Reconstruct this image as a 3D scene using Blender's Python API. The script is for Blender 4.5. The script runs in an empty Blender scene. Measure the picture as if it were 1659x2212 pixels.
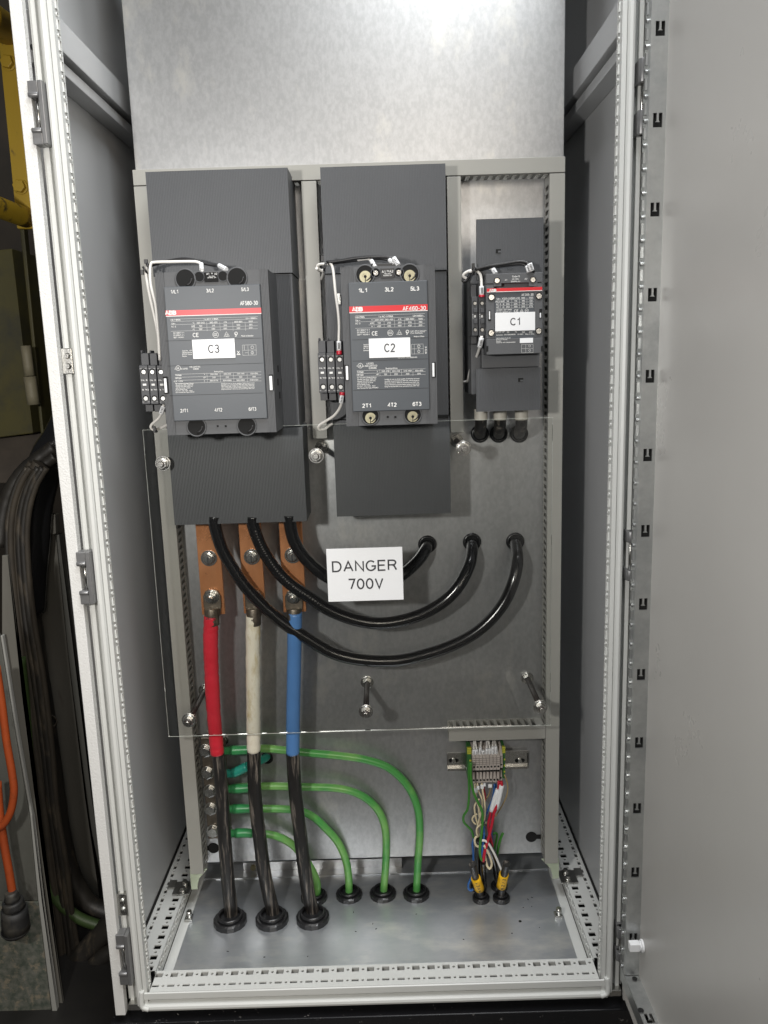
import bpy, bmesh, math, random
from mathutils import Vector, Matrix
random.seed(7)
S=bpy.context.scene; COL=S.collection
# ------------------------------------------------------------ camera
CAM=Vector((.0413,-1.1435,.9867)); PITCH,YAW,ROLL,FOC=.1867,-.0019,-.0309,1760.8
cp,sp,cy,sy,cr,sr=math.cos(PITCH),math.sin(PITCH),math.cos(YAW),math.sin(YAW),math.cos(ROLL),math.sin(ROLL)
FW=Vector((sy*cp,cy*cp,-sp)); R0=Vector((cy,-sy,0)); U0=R0.cross(FW)
RT=cr*R0+sr*U0; UP=-sr*R0+cr*U0
def at(px,py,Y=None,Z=None,X=None):
    """real-world point seen at a place of the photograph, on a known plane"""
    d=FW+RT*((px-829.5)/FOC)-UP*((py-1106)/FOC)
    t=(Y-CAM.y)/d.y if Y is not None else (Z-CAM.z)/d.z if Z is not None else (X-CAM.x)/d.x
    return CAM+d*t
cd=bpy.data.cameras.new('camera'); co=bpy.data.objects.new('camera',cd); COL.objects.link(co)
m=Matrix((( RT.x,UP.x,-FW.x),(RT.y,UP.y,-FW.y),(RT.z,UP.z,-FW.z))).to_4x4(); m.translation=CAM
co.matrix_world=m; cd.sensor_fit='VERTICAL'; cd.sensor_height=24; cd.lens=FOC/2212*24; cd.clip_start=.01; cd.clip_end=60
S.camera=co
PL=.268      # mounting plate front
# ------------------------------------------------------------ materials
MATS={}
def mat(name,c,rough=.5,metal=0,c2=None,scale=30,amt=.5,bump=0,bscale=200,stretch=(1,1,1),c3=None,scale3=4,thr=(.45,.7),spec=.5,rvar=0,coat=0):
    if name in MATS: return MATS[name]
    M=bpy.data.materials.new(name); M.use_nodes=True; nt=M.node_tree; N=nt.nodes; L=nt.links
    b=N['Principled BSDF']; b.inputs['Roughness'].default_value=rough; b.inputs['Metallic'].default_value=metal
    b.inputs['Base Color'].default_value=(*c,1); b.inputs['Specular IOR Level'].default_value=spec
    if coat: b.inputs['Coat Weight'].default_value=coat; b.inputs['Coat Roughness'].default_value=.15
    tc=N.new('ShaderNodeTexCoord'); mp=N.new('ShaderNodeMapping'); mp.inputs['Scale'].default_value=stretch
    L.new(tc.outputs['Object'],mp.inputs['Vector'])
    out=None
    def noise(s,det=5,r=.6):
        n=N.new('ShaderNodeTexNoise'); n.inputs['Scale'].default_value=s; n.inputs['Detail'].default_value=det; n.inputs['Roughness'].default_value=r
        L.new(mp.outputs[0],n.inputs['Vector']); return n
    def ramp(src,a,b_):
        r=N.new('ShaderNodeMapRange'); r.inputs[1].default_value=a; r.inputs[2].default_value=b_; L.new(src,r.inputs[0]); return r
    if c2:
        n=noise(scale); r=ramp(n.outputs['Fac'],.5-.25/max(amt,.01)*.5,.5+.25/max(amt,.01)*.5)
        mx=N.new('ShaderNodeMix'); mx.data_type='RGBA'; mx.inputs[6].default_value=(*c,1); mx.inputs[7].default_value=(*c2,1)
        L.new(r.outputs[0],mx.inputs[0]); out=mx.outputs[2]
    if c3:
        n=noise(scale3,7,.65); r=ramp(n.outputs['Fac'],*thr)
        mx=N.new('ShaderNodeMix'); mx.data_type='RGBA'; mx.inputs[6].default_value=(*c,1); mx.inputs[7].default_value=(*c3,1)
        if out: L.new(out,mx.inputs[6])
        L.new(r.outputs[0],mx.inputs[0]); out=mx.outputs[2]
    if out: L.new(out,b.inputs['Base Color'])
    if rvar:
        n=noise(scale3,6,.7); r=ramp(n.outputs['Fac'],.3,.7); r.inputs[3].default_value=max(.03,rough-rvar); r.inputs[4].default_value=min(1,rough+rvar); L.new(r.outputs[0],b.inputs['Roughness'])
    if bump:
        n=noise(bscale,4); bp=N.new('ShaderNodeBump'); bp.inputs['Strength'].default_value=bump; bp.inputs['Distance'].default_value=.001
        L.new(n.outputs['Fac'],bp.inputs['Height']); L.new(bp.outputs[0],b.inputs['Normal'])
    MATS[name]=M; return M
zinc=mat('galvanised_sheet',(.45,.455,.46),.37,.85,c2=(.52,.525,.53),scale=170,amt=1,c3=(.66,.65,.61),scale3=11,thr=(.56,.72),bump=.06,bscale=420,stretch=(1,1,.6))
zincfl=mat('galvanised_floor_sheet',(.50,.53,.56),.38,.75,c2=(.57,.59,.61),scale=60,amt=.6,c3=(.76,.76,.73),scale3=11,thr=(.5,.70),rvar=.05,stretch=(.6,1.3,1))
paint=mat('light_grey_paint',(.60,.61,.59),.42,0,c2=(.57,.58,.56),scale=12,bump=.05,bscale=900)
textpaint=mat('textured_grey_paint',(.66,.66,.645),.5,0,bump=.9,bscale=420)
inpaint=mat('smooth_panel_paint',(.46,.47,.475),.38,0,c2=(.48,.485,.49),scale=3,bump=.12,bscale=2.2)
doorpaint=mat('door_inner_paint',(.50,.49,.465),.32,0,c2=(.465,.455,.435),scale=2.2,bump=.06,bscale=900,scale3=3,rvar=.08)
hinge=mat('grey_die_cast',(.20,.20,.205),.4,.6,c2=(.26,.26,.26),scale=90)
tubezinc=mat('galvanised_tube',(.50,.51,.50),.36,.85,c2=(.60,.61,.60),scale=60,c3=(.36,.37,.37),scale3=12,rvar=.1)
duct=mat('grey_duct_plastic',(.315,.31,.28),.45,0,c2=(.30,.295,.27),scale=20)
ductdark=mat('shaded_duct_inside',(.15,.15,.14),.6)  # duct plastic coloured darker to stand for shade inside the duct
cov=mat('dark_grey_ribbed_plastic',(.070,.074,.080),.5,0,c2=(.080,.084,.090),scale=9,bump=.1,bscale=800)
body=mat('dark_grey_moulded_plastic',(.080,.083,.088),.55,0,c2=(.092,.095,.10),scale=25,bump=.35,bscale=700)
face=mat('blue_grey_front_plate',(.062,.071,.082),.45,0,c2=(.069,.078,.088),scale=12,bump=.1,bscale=900)
dark=mat('black_plastic',(.018,.018,.019),.4)
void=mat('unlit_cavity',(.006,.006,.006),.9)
aux=mat('auxiliary_block_plastic',(.05,.052,.057),.5,bump=.1)
red=mat('red_stripe_print',(.60,.012,.02),.4)
wht=mat('white_print',(.75,.75,.73),.6)
label=mat('white_label_plastic',(.80,.81,.82),.4)
ink=mat('black_engraving',(.03,.03,.035),.6)
steel=mat('zinc_plated_steel',(.62,.62,.60),.26,1,c2=(.50,.49,.46),scale=120,bump=.15,bscale=400)
agedst=mat('aged_screw_steel',(.36,.34,.24),.42,1)
screwm=mat('dull_small_screw',(.34,.34,.33),.35,1)
brass=mat('yellow_passivated_steel',(.55,.50,.30),.3,1)
rod=mat('dark_threaded_rod',(.045,.035,.032),.45,.4,bump=.6,bscale=300)
copper=mat('copper_bar',(.84,.40,.20),.30,.7,c2=(.70,.28,.11),scale=26,c3=(.42,.17,.07),scale3=16,thr=(.56,.72),rvar=.08,stretch=(1,1,.6))
lug=mat('tarnished_tinned_lug',(.23,.20,.16),.42,.8,c2=(.12,.10,.08),scale=70,bump=.4,bscale=300)
cable=mat('glossy_black_cable',(.012,.012,.013),.22,0,bump=.04,bscale=120,spec=.6,coat=.2)
dusty=mat('dusty_black_cable',(.010,.0095,.009),.38,0,c2=(.020,.018,.017),scale=60,c3=(.22,.19,.16),scale3=150,thr=(.53,.70),stretch=(1,1,.07),bump=.3,bscale=150)
rsl=mat('red_heatshrink',(.68,.03,.055),.36,bump=1,bscale=60,stretch=(.6,.6,1.6),c2=(.58,.02,.035),scale=25)
wsl=mat('stained_cream_heatshrink',(.84,.81,.70),.45,c2=(.76,.71,.56),scale=30,c3=(.52,.41,.19),scale3=34,thr=(.52,.68),bump=.5,bscale=40,stretch=(1,1,.4))
bsl=mat('blue_heatshrink',(.10,.25,.56),.34,c2=(.085,.22,.50),scale=20,bump=.7,bscale=50)
grn=mat('green_earth_cable',(.075,.33,.075),.30,c2=(.20,.46,.12),scale=11,amt=1.6,spec=.6)  # paler yellowish patches paint in the reflections along the cables
grnd=mat('dark_green_heatshrink',(.03,.23,.075),.35,c2=(.05,.32,.10),scale=50)
teal=mat('teal_heatshrink',(.015,.26,.20),.35,c2=(.03,.34,.25),scale=40)
gland=mat('black_gland_nut',(.014,.014,.015),.28,spec=.6)
wwire=mat('white_wire',(.78,.76,.72),.38)
cream=mat('cream_wire',(.72,.62,.42),.4)
tan=mat('tan_wire',(.40,.29,.13),.45)
rwire=mat('red_wire',(.50,.015,.035),.38)
blu=mat('blue_wire',(.03,.12,.36),.38)
gwire=mat('green_wire',(.045,.22,.025),.4)
term=mat('beige_terminal_plastic',(.50,.45,.41),.5,c2=(.42,.375,.34),scale=200)
ygreen=mat('yellow_terminal_plastic',(.50,.50,.05),.5)
dgreen=mat('green_terminal_plastic',(.03,.13,.03),.5)
ytag=mat('yellow_marker_sleeve',(.85,.48,.01),.4)
brack=mat('yellow_chromated_bracket',(.50,.56,.42),.35,.35)
ypaint=mat('worn_yellow_paint',(.36,.23,.012),.5,0,c2=(.42,.28,.02),scale=6,c3=(.035,.03,.02),scale3=28,thr=(.58,.68),bump=.3,bscale=60)
opaint=mat('faded_olive_paint',(.075,.065,.014),.6,0,c2=(.055,.05,.018),scale=5,c3=(.03,.03,.02),scale3=12)
gsteel=mat('dusty_grey_steel',(.135,.13,.115),.6,0,c2=(.09,.085,.07),scale=9,stretch=(1,1,.3),c3=(.07,.06,.05),scale3=22,thr=(.58,.7))
patina=mat('rusty_peeling_steel',(.13,.13,.11),.7,0,c2=(.05,.062,.048),scale=70,amt=1,c3=(.19,.165,.12),scale3=48,thr=(.53,.62),bump=.5,bscale=80)
grime=mat('grimy_black_hose',(.014,.013,.012),.5,0,c2=(.03,.026,.02),scale=30,c3=(.10,.08,.055),scale3=35,thr=(.55,.75),stretch=(1,1,.3),bump=.6,bscale=60)
grime2=mat('dusty_brown_cable',(.024,.020,.015),.7,0,c2=(.055,.044,.030),scale=22,bump=.6,bscale=60)
orange=mat('orange_rubber_cable',(.34,.06,.010),.5,0,c2=(.24,.04,.01),scale=12,c3=(.10,.03,.01),scale3=40,thr=(.6,.8))
olgreen=mat('dark_green_cable',(.04,.07,.02),.5)
darkwall=mat('sooty_wall',(.02,.018,.015),.8,0,c2=(.05,.038,.025),scale=5)
darkfloor=mat('oily_black_floor',(.008,.008,.008),.5,0,c2=(.02,.018,.016),scale=9)
plinthm=mat('glossy_black_plinth',(.008,.008,.009),.22,0,c3=(.18,.17,.16),scale3=110,thr=(.66,.69),spec=.6)
# clear acrylic: mostly transparent with a Fresnel reflection
acr=bpy.data.materials.new('clear_acrylic'); acr.use_nodes=True; nt=acr.node_tree; nt.nodes.clear()
o_=nt.nodes.new('ShaderNodeOutputMaterial'); t_=nt.nodes.new('ShaderNodeBsdfTransparent'); g_=nt.nodes.new('ShaderNodeBsdfGlossy'); f_=nt.nodes.new('ShaderNodeFresnel'); x_=nt.nodes.new('ShaderNodeMixShader')
t_.inputs[0].default_value=(.97,.975,.97,1); g_.inputs['Roughness'].default_value=.03; f_.inputs[0].default_value=1.45
nt.links.new(f_.outputs[0],x_.inputs[0]); nt.links.new(t_.outputs[0],x_.inputs[1]); nt.links.new(g_.outputs[0],x_.inputs[2]); nt.links.new(x_.outputs[0],o_.inputs[0])
acre=mat('acrylic_cut_edge',(.62,.66,.60),.3)
# ------------------------------------------------------------ object helpers
def tag(o,label=None,cat=None,group=None,kind=None):
    for k,v in (('label',label),('category',cat),('group',group),('kind',kind)):
        if v: o[k]=v
    return o
def thing(name,label,cat,loc,group=None):
    o=bpy.data.objects.new(name,None); COL.objects.link(o); o.location=loc; o.empty_display_size=.02
    return tag(o,label,cat,group)
def wloc(p):
    v=Vector((0,0,0))
    while p: v=v+Vector(p.location); p=p.parent
    return v
def _arc(cx,cy,rx,ry,a0,a1,n=10): return [(cx+rx*math.cos(math.radians(a0+(a1-a0)*i/n)),cy+ry*math.sin(math.radians(a0+(a1-a0)*i/n))) for i in range(n+1)]
_O=_arc(.33,.5,.33,.5,90,450,16); _O[-1]=_O[0]
_0=_arc(.27,.5,.27,.5,90,450,16); _0[-1]=_0[0]
_D=[(0,0),(0,1),(.3,1)]+_arc(.3,.5,.33,.5,90,-90,8)[1:-1]+[(.3,0),(0,0)]
_8a=_arc(.26,.76,.22,.24,-90,270,12); _8a[-1]=_8a[0]; _8b=_arc(.26,.27,.26,.27,90,450,12); _8b[-1]=_8b[0]
_6=_arc(.27,.31,.26,.31,90,450,12); _6[-1]=_6[0]; _9=_arc(.25,.69,.25,.31,-90,270,12); _9[-1]=_9[0]
GLY={' ':(.25,[]),'A':(.66,[[(0,0),(.33,1),(.66,0)],[(.13,.34),(.53,.34)]]),'B':(.58,[[(0,.53),(0,1),(.33,1)]+_arc(.33,.765,.21,.235,90,-90,6)[1:]+[(0,.53)],[(0,.53),(.34,.53)]+_arc(.34,.265,.24,.265,90,-90,6)[1:]+[(0,0),(0,.53)]]),
'C':(.66,[_arc(.35,.5,.35,.5,42,318,14)]),'D':(.63,[_D]),'E':(.54,[[(.54,1),(0,1),(0,0),(.54,0)],[(0,.52),(.48,.52)]]),'F':(.5,[[(.5,1),(0,1),(0,0)],[(0,.52),(.44,.52)]]),
'G':(.68,[_arc(.35,.5,.35,.5,45,340,14)[:-1]+[(.66,.2),(.68,.46),(.4,.46)]]),'H':(.6,[[(0,0),(0,1)],[(.6,0),(.6,1)],[(0,.52),(.6,.52)]]),'I':(.04,[[(.02,0),(.02,1)]]),'J':(.4,[[(.4,1),(.4,.25)]+_arc(.2,.22,.2,.22,0,-180,6)]),
'K':(.56,[[(0,0),(0,1)],[(.54,1),(0,.4)],[(.2,.6),(.56,0)]]),'L':(.46,[[(0,1),(0,0),(.46,0)]]),'M':(.7,[[(0,0),(0,1),(.35,.1),(.7,1),(.7,0)]]),'N':(.58,[[(0,0),(0,1),(.58,0),(.58,1)]]),'O':(.66,[_O]),
'P':(.56,[[(0,0),(0,1),(.33,1)]+_arc(.33,.74,.23,.26,90,-90,6)[1:]+[(0,.48)]]),'Q':(.66,[_O,[(.42,.25),(.66,-.03)]]),'R':(.6,[[(0,0),(0,1),(.34,1)]+_arc(.34,.76,.22,.24,90,-90,6)[1:]+[(0,.52)],[(.32,.52),(.45,.4),(.6,0)]]),
'S':(.56,[_arc(.28,.755,.24,.245,20,250,9)+_arc(.28,.265,.27,.265,70,-160,9)]),'T':(.56,[[(0,1),(.56,1)],[(.28,1),(.28,0)]]),'U':(.58,[[(0,1),(0,.3)]+_arc(.29,.29,.29,.29,180,360,8)+[(.58,1)]]),
'V':(.62,[[(0,1),(.31,0),(.62,1)]]),'W':(.86,[[(0,1),(.22,0),(.43,1),(.64,0),(.86,1)]]),'X':(.58,[[(0,0),(.58,1)],[(0,1),(.58,0)]]),'Y':(.6,[[(0,1),(.3,.45),(.6,1)],[(.3,.45),(.3,0)]]),'Z':(.54,[[(0,1),(.54,1),(0,0),(.54,0)]]),
'0':(.54,[_0]),'1':(.30,[[(.02,.76),(.2,.86),(.28,1),(.28,0)]]),'2':(.52,[_arc(.26,.73,.25,.27,165,-25,9)+[(.30,.38),(.02,.0),(.52,0)]]),'3':(.52,[_arc(.25,.76,.22,.24,155,-90,9)+[(.2,.52)],[(.2,.52)]+_arc(.25,.27,.26,.27,80,-160,9)]),
'4':(.55,[[(.42,0),(.42,1),(0,.28),(.55,.28)]]),'5':(.52,[[(.47,1),(.11,1),(.05,.5)]+_arc(.26,.31,.26,.31,125,-160,9)]),'6':(.52,[_6,_arc(.33,.5,.33,.5,40,190,8)]),'7':(.52,[[(0,1),(.52,1),(.2,0)]]),'8':(.52,[_8a,_8b]),'9':(.52,[_9,_arc(.19,.5,.31,.5,10,-140,8)]),
'-':(.3,[[(0,.42),(.3,.42)]]),'/':(.32,[[(0,-.02),(.32,1.02)]]),'.':(.06,[[(.03,0),(.03,.09)]]),',':(.06,[[(.04,.1),(0,-.12)]]),'=':(.42,[[(0,.6),(.42,.6)],[(0,.34),(.42,.34)]]),'~':(.42,[[(0,.42),(.12,.54),(.28,.42),(.42,.54)]]),':':(.06,[[(.03,.1),(.03,.22)],[(.03,.6),(.03,.72)]]),')':(.2,[_arc(-.2,.5,.4,.62,55,-55,6)]),'(':(.2,[_arc(.4,.5,.4,.62,125,235,6)])}
class MB:
    def __init__(s): s.b=bmesh.new()
    def box(s,x0,x1,y0,y1,z0,z1):
        v=[s.b.verts.new((x,y,z)) for x in (x0,x1) for y in (y0,y1) for z in (z0,z1)]
        for f in ((0,1,3,2),(4,6,7,5),(0,4,5,1),(2,3,7,6),(0,2,6,4),(1,5,7,3)): s.b.faces.new([v[i] for i in f])
        return s
    def prism(s,pts,axis,a,b):
        """closed polygon extruded along an axis; pts are the two other coordinates"""
        def mk(p,t): return {'x':(t,p[0],p[1]),'y':(p[0],t,p[1]),'z':(p[0],p[1],t)}[axis]
        A=[s.b.verts.new(mk(p,a)) for p in pts]; B=[s.b.verts.new(mk(p,b)) for p in pts]; n=len(pts)
        fs=[s.b.faces.new(A),s.b.faces.new(B)]
        for i in range(n): s.b.faces.new((A[i],A[(i+1)%n],B[(i+1)%n],B[i]))
        bmesh.ops.triangulate(s.b,faces=fs); return s
    def cyl(s,p,q,r,n=16,r2=None,smooth=True,rot=0):
        p=Vector(p);q=Vector(q);d=(q-p).normalized(); u=d.orthogonal().normalized(); 
        ref=Vector((0,0,1)) if abs(d.z)<.9 else Vector((1,0,0)); u=(ref-d*ref.dot(d)).normalized(); w=d.cross(u); r2=r if r2 is None else r2
        A=[s.b.verts.new(p+(u*math.cos(a)+w*math.sin(a))*r) for a in [rot+2*math.pi*i/n for i in range(n)]]
        B=[s.b.verts.new(q+(u*math.cos(a)+w*math.sin(a))*r2) for a in [rot+2*math.pi*i/n for i in range(n)]]
        s.b.faces.new(A[::-1]); s.b.faces.new(B)
        for i in range(n):
            f=s.b.faces.new((A[i],A[(i+1)%n],B[(i+1)%n],B[i])); f.smooth=smooth and n>8
        return s
    def ring(s,p,d,ri,ro,h,n=28,outer=None,bev=.2):
        """flat ring standing h high along d, with rounded rim; outer = polygon count for a nut"""
        p=Vector(p);d=Vector(d).normalized(); ref=Vector((0,0,1)) if abs(d.z)<.9 else Vector((1,0,0)); u=(ref-d*ref.dot(d)).normalized(); w=d.cross(u)
        prof=[(ro,0),(ro,h*(1-bev)),(ro-(ro-ri)*bev,h),(ri+(ro-ri)*bev*.6,h),(ri,h*(1-bev)),(ri,0)]
        rows=[]
        for k in range(n):
            a=2*math.pi*k/n; rr=[]
            for i,(r,z) in enumerate(prof):
                if outer and i in(0,1):
                    seg=2*math.pi/outer; aa=(a%seg)-seg/2; r=ro*math.cos(seg/2)/math.cos(aa)*1.04
                rr.append(s.b.verts.new(p+(u*math.cos(a)+w*math.sin(a))*r+d*z))
            rows.append(rr)
        for k in range(n):
            A,B=rows[k],rows[(k+1)%n]
            for i in range(6):
                f=s.b.faces.new((A[i],A[(i+1)%6],B[(i+1)%6],B[i])); f.smooth=not outer
        return s
    def tube(s,pts,r,n=12,sub=6,taper=None,jit=0,caps=True):
        pts=[Vector(p) for p in pts]
        P=[]
        if len(pts)<3: P=[pts[0].lerp(pts[-1],t/ sub) for t in range(sub+1)]
        else:
            e=[pts[0]*2-pts[1]]+pts+[pts[-1]*2-pts[-2]]
            for i in range(1,len(e)-2):
                for k in range(sub):
                    t=k/sub; a,b,c,d=e[i-1],e[i],e[i+1],e[i+2]
                    P.append(.5*((2*b)+(c-a)*t+(2*a-5*b+4*c-d)*t*t+(3*b-a-3*c+d)*t**3))
            P.append(pts[-1])
        rows=[];u=None
        for i,p in enumerate(P):
            d=(P[min(i+1,len(P)-1)]-P[max(i-1,0)]).normalized()
            if u is None: u=d.orthogonal().normalized()
            u=(u-d*u.dot(d)).normalized(); w=d.cross(u)
            rr=(r if taper is None else r+(taper-r)*i/(len(P)-1))*(1+(random.uniform(-jit,jit) if jit else 0))
            rows.append([s.b.verts.new(p+(u*math.cos(2*math.pi*k/n)+w*math.sin(2*math.pi*k/n))*rr) for k in range(n)])
        for A,B in zip(rows,rows[1:]):
            for k in range(n):
                f=s.b.faces.new((A[k],A[(k+1)%n],B[(k+1)%n],B[k])); f.smooth=True
        if caps: s.b.faces.new(rows[0][::-1]); s.b.faces.new(rows[-1])
        s.path=P; return s
    def quad(s,*p):
        s.b.faces.new([s.b.verts.new(q) for q in p]); return s
    def perf(s,P0,U,V,cells,thick):
        """sheet with real openings; every cell is (u0,u1,v0,v1,kind,cu,cv,hu,hv)"""
        P0=Vector(P0);U=Vector(U);V=Vector(V);Nn=U.cross(V)*thick
        def pt(u,v,k=0): return s.b.verts.new(P0+U*u+V*v+Nn*k)
        for (u0,u1,v0,v1,kind,cu,cv,hu,hv) in cells:
            if not kind: s.b.faces.new([pt(u0,v0),pt(u1,v0),pt(u1,v1),pt(u0,v1)]); continue
            if kind=='t':   # inverted T tongue left standing in a square window
                w=hu*.22; ww=hu*.5
                hole=[(-hu,-hv),(hu,-hv),(hu,hv),(w,hv),(w,-hv*.05),(ww,-hv*.25),(-ww,-hv*.25),(-w,-hv*.05),(-w,hv),(-hu,hv)]
                hole=[(cu+a,cv+b) for a,b in hole]
                o=[pt(u0,v0),pt(u1,v0),pt(u1,v1),pt(u0,v1)]; h=[pt(a,b) for a,b in hole]; k=[pt(a,b,-1) for a,b in hole]
                s.b.faces.new([o[0],o[1],h[1],h[0]]); s.b.faces.new([o[1],o[2],h[2],h[1]]); s.b.faces.new([o[3],o[0],h[0],h[9]])
                s.b.faces.new([o[2],o[3],h[9],h[8],h[3],h[2]])
                s.b.faces.new([h[8],h[7],h[4],h[3]]); s.b.faces.new([h[7],h[6],h[5],h[4]])
                for i in range(10): s.b.faces.new([h[i],h[(i+1)%10],k[(i+1)%10],k[i]])
                continue
            n=4 if kind=='r' else 12
            if kind=='r': hole=[(cu-hu,cv-hv),(cu+hu,cv-hv),(cu+hu,cv+hv),(cu-hu,cv+hv)]; out=[(u0,v0),(u1,v0),(u1,v1),(u0,v1)]
            else:
                hole=[];out=[]
                for i in range(n):
                    a=math.radians(-135)+2*math.pi*i/n; c,d=math.cos(a),math.sin(a); hole.append((cu+hu*c,cv+hv*d)); mxx=max(abs(c),abs(d))
                    c/=mxx;d/=mxx
                    out.append((cu+(c*(u1-cu) if c>0 else c*(cu-u0)),cv+(d*(v1-cv) if d>0 else d*(cv-v0))))
            O=[pt(*q) for q in out];H=[pt(*q) for q in hole];K=[pt(*q,-1) for q in hole]
            for i in range(n):
                j=(i+1)%n; s.b.faces.new([O[i],O[j],H[j],H[i]]); s.b.faces.new([H[i],H[j],K[j],K[i]])
        return s
    def text(s,t,p,h,w=None,bold=0,U=(1,0,0),V=(0,0,1),al='C',th=None):
        """flat lettering: centre p, cap height h, optional total width w"""
        if all(c in GLY for c in t):
            if th is None: th=.135 if h>.008 else (.15 if bold<.03 else .24)
            if bold>=.01 and th<.17: th=.19
            p=Vector(p);U=Vector(U);V=Vector(V);N=U.cross(V)
            x=0;items=[]
            for c in t:
                gw,st=GLY[c]; items.append((x,st)); x+=gw+.24
            W=x-.24; sx=h*.98 if w is None else w/(W+.14); off={'C':W/2,'L':0,'R':W}[al]; n=0
            for gx_,st in items:
                for pl in st:
                    n+=1; q=[((gx_+a-off)*sx,(b*(1-th)+th/2-.5)*h) for a,b in pl]; hw=th*h/2; closed=q[0]==q[-1] and len(q)>3
                    L=[];
                    for i in range(len(q)):
                        a=q[i-1] if i>0 else (q[-2] if closed else None); b=q[i+1] if i<len(q)-1 else (q[1] if closed else None)
                        def nn(u,v):
                            dx,dy=v[0]-u[0],v[1]-u[1]; l=math.hypot(dx,dy) or 1; return (-dy/l,dx/l)
                        if a is None: m=nn(q[i],b); f=1
                        elif b is None: m=nn(a,q[i]); f=1
                        else:
                            m1,m2=nn(a,q[i]),nn(q[i],b); m=(m1[0]+m2[0],m1[1]+m2[1]); l=math.hypot(*m)
                            if l<.3: m=m1;f=1
                            else: m=(m[0]/l,m[1]/l); f=min(2.2,1/max(.3,m[0]*m1[0]+m[1]*m1[1]))
                        L.append((q[i],m,f))
                    rows=[]
                    for (c_,m,f) in L:
                        o=p+N*(.00002*(n%7)); rows.append([s.b.verts.new(o+U*(c_[0]+sg*m[0]*hw*f)+V*(c_[1]+sg*m[1]*hw*f)) for sg in (1,-1)])
                    for A,B_ in zip(rows,rows[1:]): s.b.faces.new((A[0],A[1],B_[1],B_[0]))
            return s
        c=bpy.data.curves.new('lettering','FONT'); c.body=t; c.size=1; c.offset=bold+.018; c.resolution_u=2; c.align_x='LEFT'
        o=bpy.data.objects.new('lettering',c); COL.objects.link(o); dg=bpy.context.evaluated_depsgraph_get()
        me=bpy.data.meshes.new_from_object(o.evaluated_get(dg)); bpy.data.objects.remove(o); bpy.data.curves.remove(c)
        if not len(me.vertices): return s
        xs=[v.co.x for v in me.vertices]; x0,x1=min(xs),max(xs); cap=.72; sc=h/cap; sx=sc if w is None else w/(x1-x0)
        off={'C':(x0+x1)/2,'L':x0,'R':x1}[al]
        p=Vector(p);U=Vector(U);V=Vector(V); vs=[s.b.verts.new(p+U*((v.co.x-off)*sx)+V*((v.co.y-cap/2)*sc)) for v in me.vertices]
        for f in me.polygons:
            try: s.b.faces.new([vs[i] for i in f.vertices])
            except ValueError: pass
        bpy.data.meshes.remove(me); return s
    def build(s,name,m,parent=None,bevel=0,seg=2,mods=None,recalc=True):
        if recalc: bmesh.ops.recalc_face_normals(s.b,faces=s.b.faces[:])
        off=wloc(parent)
        if off.length: bmesh.ops.translate(s.b,verts=s.b.verts[:],vec=-off)
        me=bpy.data.meshes.new(name); s.b.to_mesh(me); s.b.free(); me.materials.append(m)
        o=bpy.data.objects.new(name,me); COL.objects.link(o); o.parent=parent
        if bevel:
            b=o.modifiers.new('bevel','BEVEL'); b.width=bevel; b.segments=seg; b.limit_method='ANGLE'; b.angle_limit=math.radians(40)
        return o
def B(name,m,parent,*boxes,bevel=.0006):
    k=MB()
    for b in boxes: k.box(*b)
    return k.build(name,m,parent,bevel=bevel)
def copy_tree(o,parent=None):
    c=o.copy(); COL.objects.link(c); c.parent=parent
    for ch in list(o.children): copy_tree(ch,c)
    return c
def P3(pts,Y0,Y1=None,zfloor=None):
    """curve through seen places; depth runs from Y0 to Y1 along it"""
    if zfloor is not None: Y1=at(*pts[-1][:2],Z=zfloor).y
    if Y1 is None: Y1=Y0
    n=len(pts)-1; out=[]
    L=[0]
    for a,b in zip(pts,pts[1:]): L.append(L[-1]+math.hypot(a[0]-b[0],a[1]-b[1]))
    for i,p in enumerate(pts):
        Y=p[2] if len(p)>2 else Y0+(Y1-Y0)*L[i]/L[-1]
        out.append(at(p[0],p[1],Y=Y))
    return out
def Q(ox,oy,s): return lambda x,y:((ox+x/s)*.6636,(oy+y/s)*.6636)
z2=Q(400,450,2.2123); z3=Q(950,450,2.2115); z4=Q(1440,500,2.3283)
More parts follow.
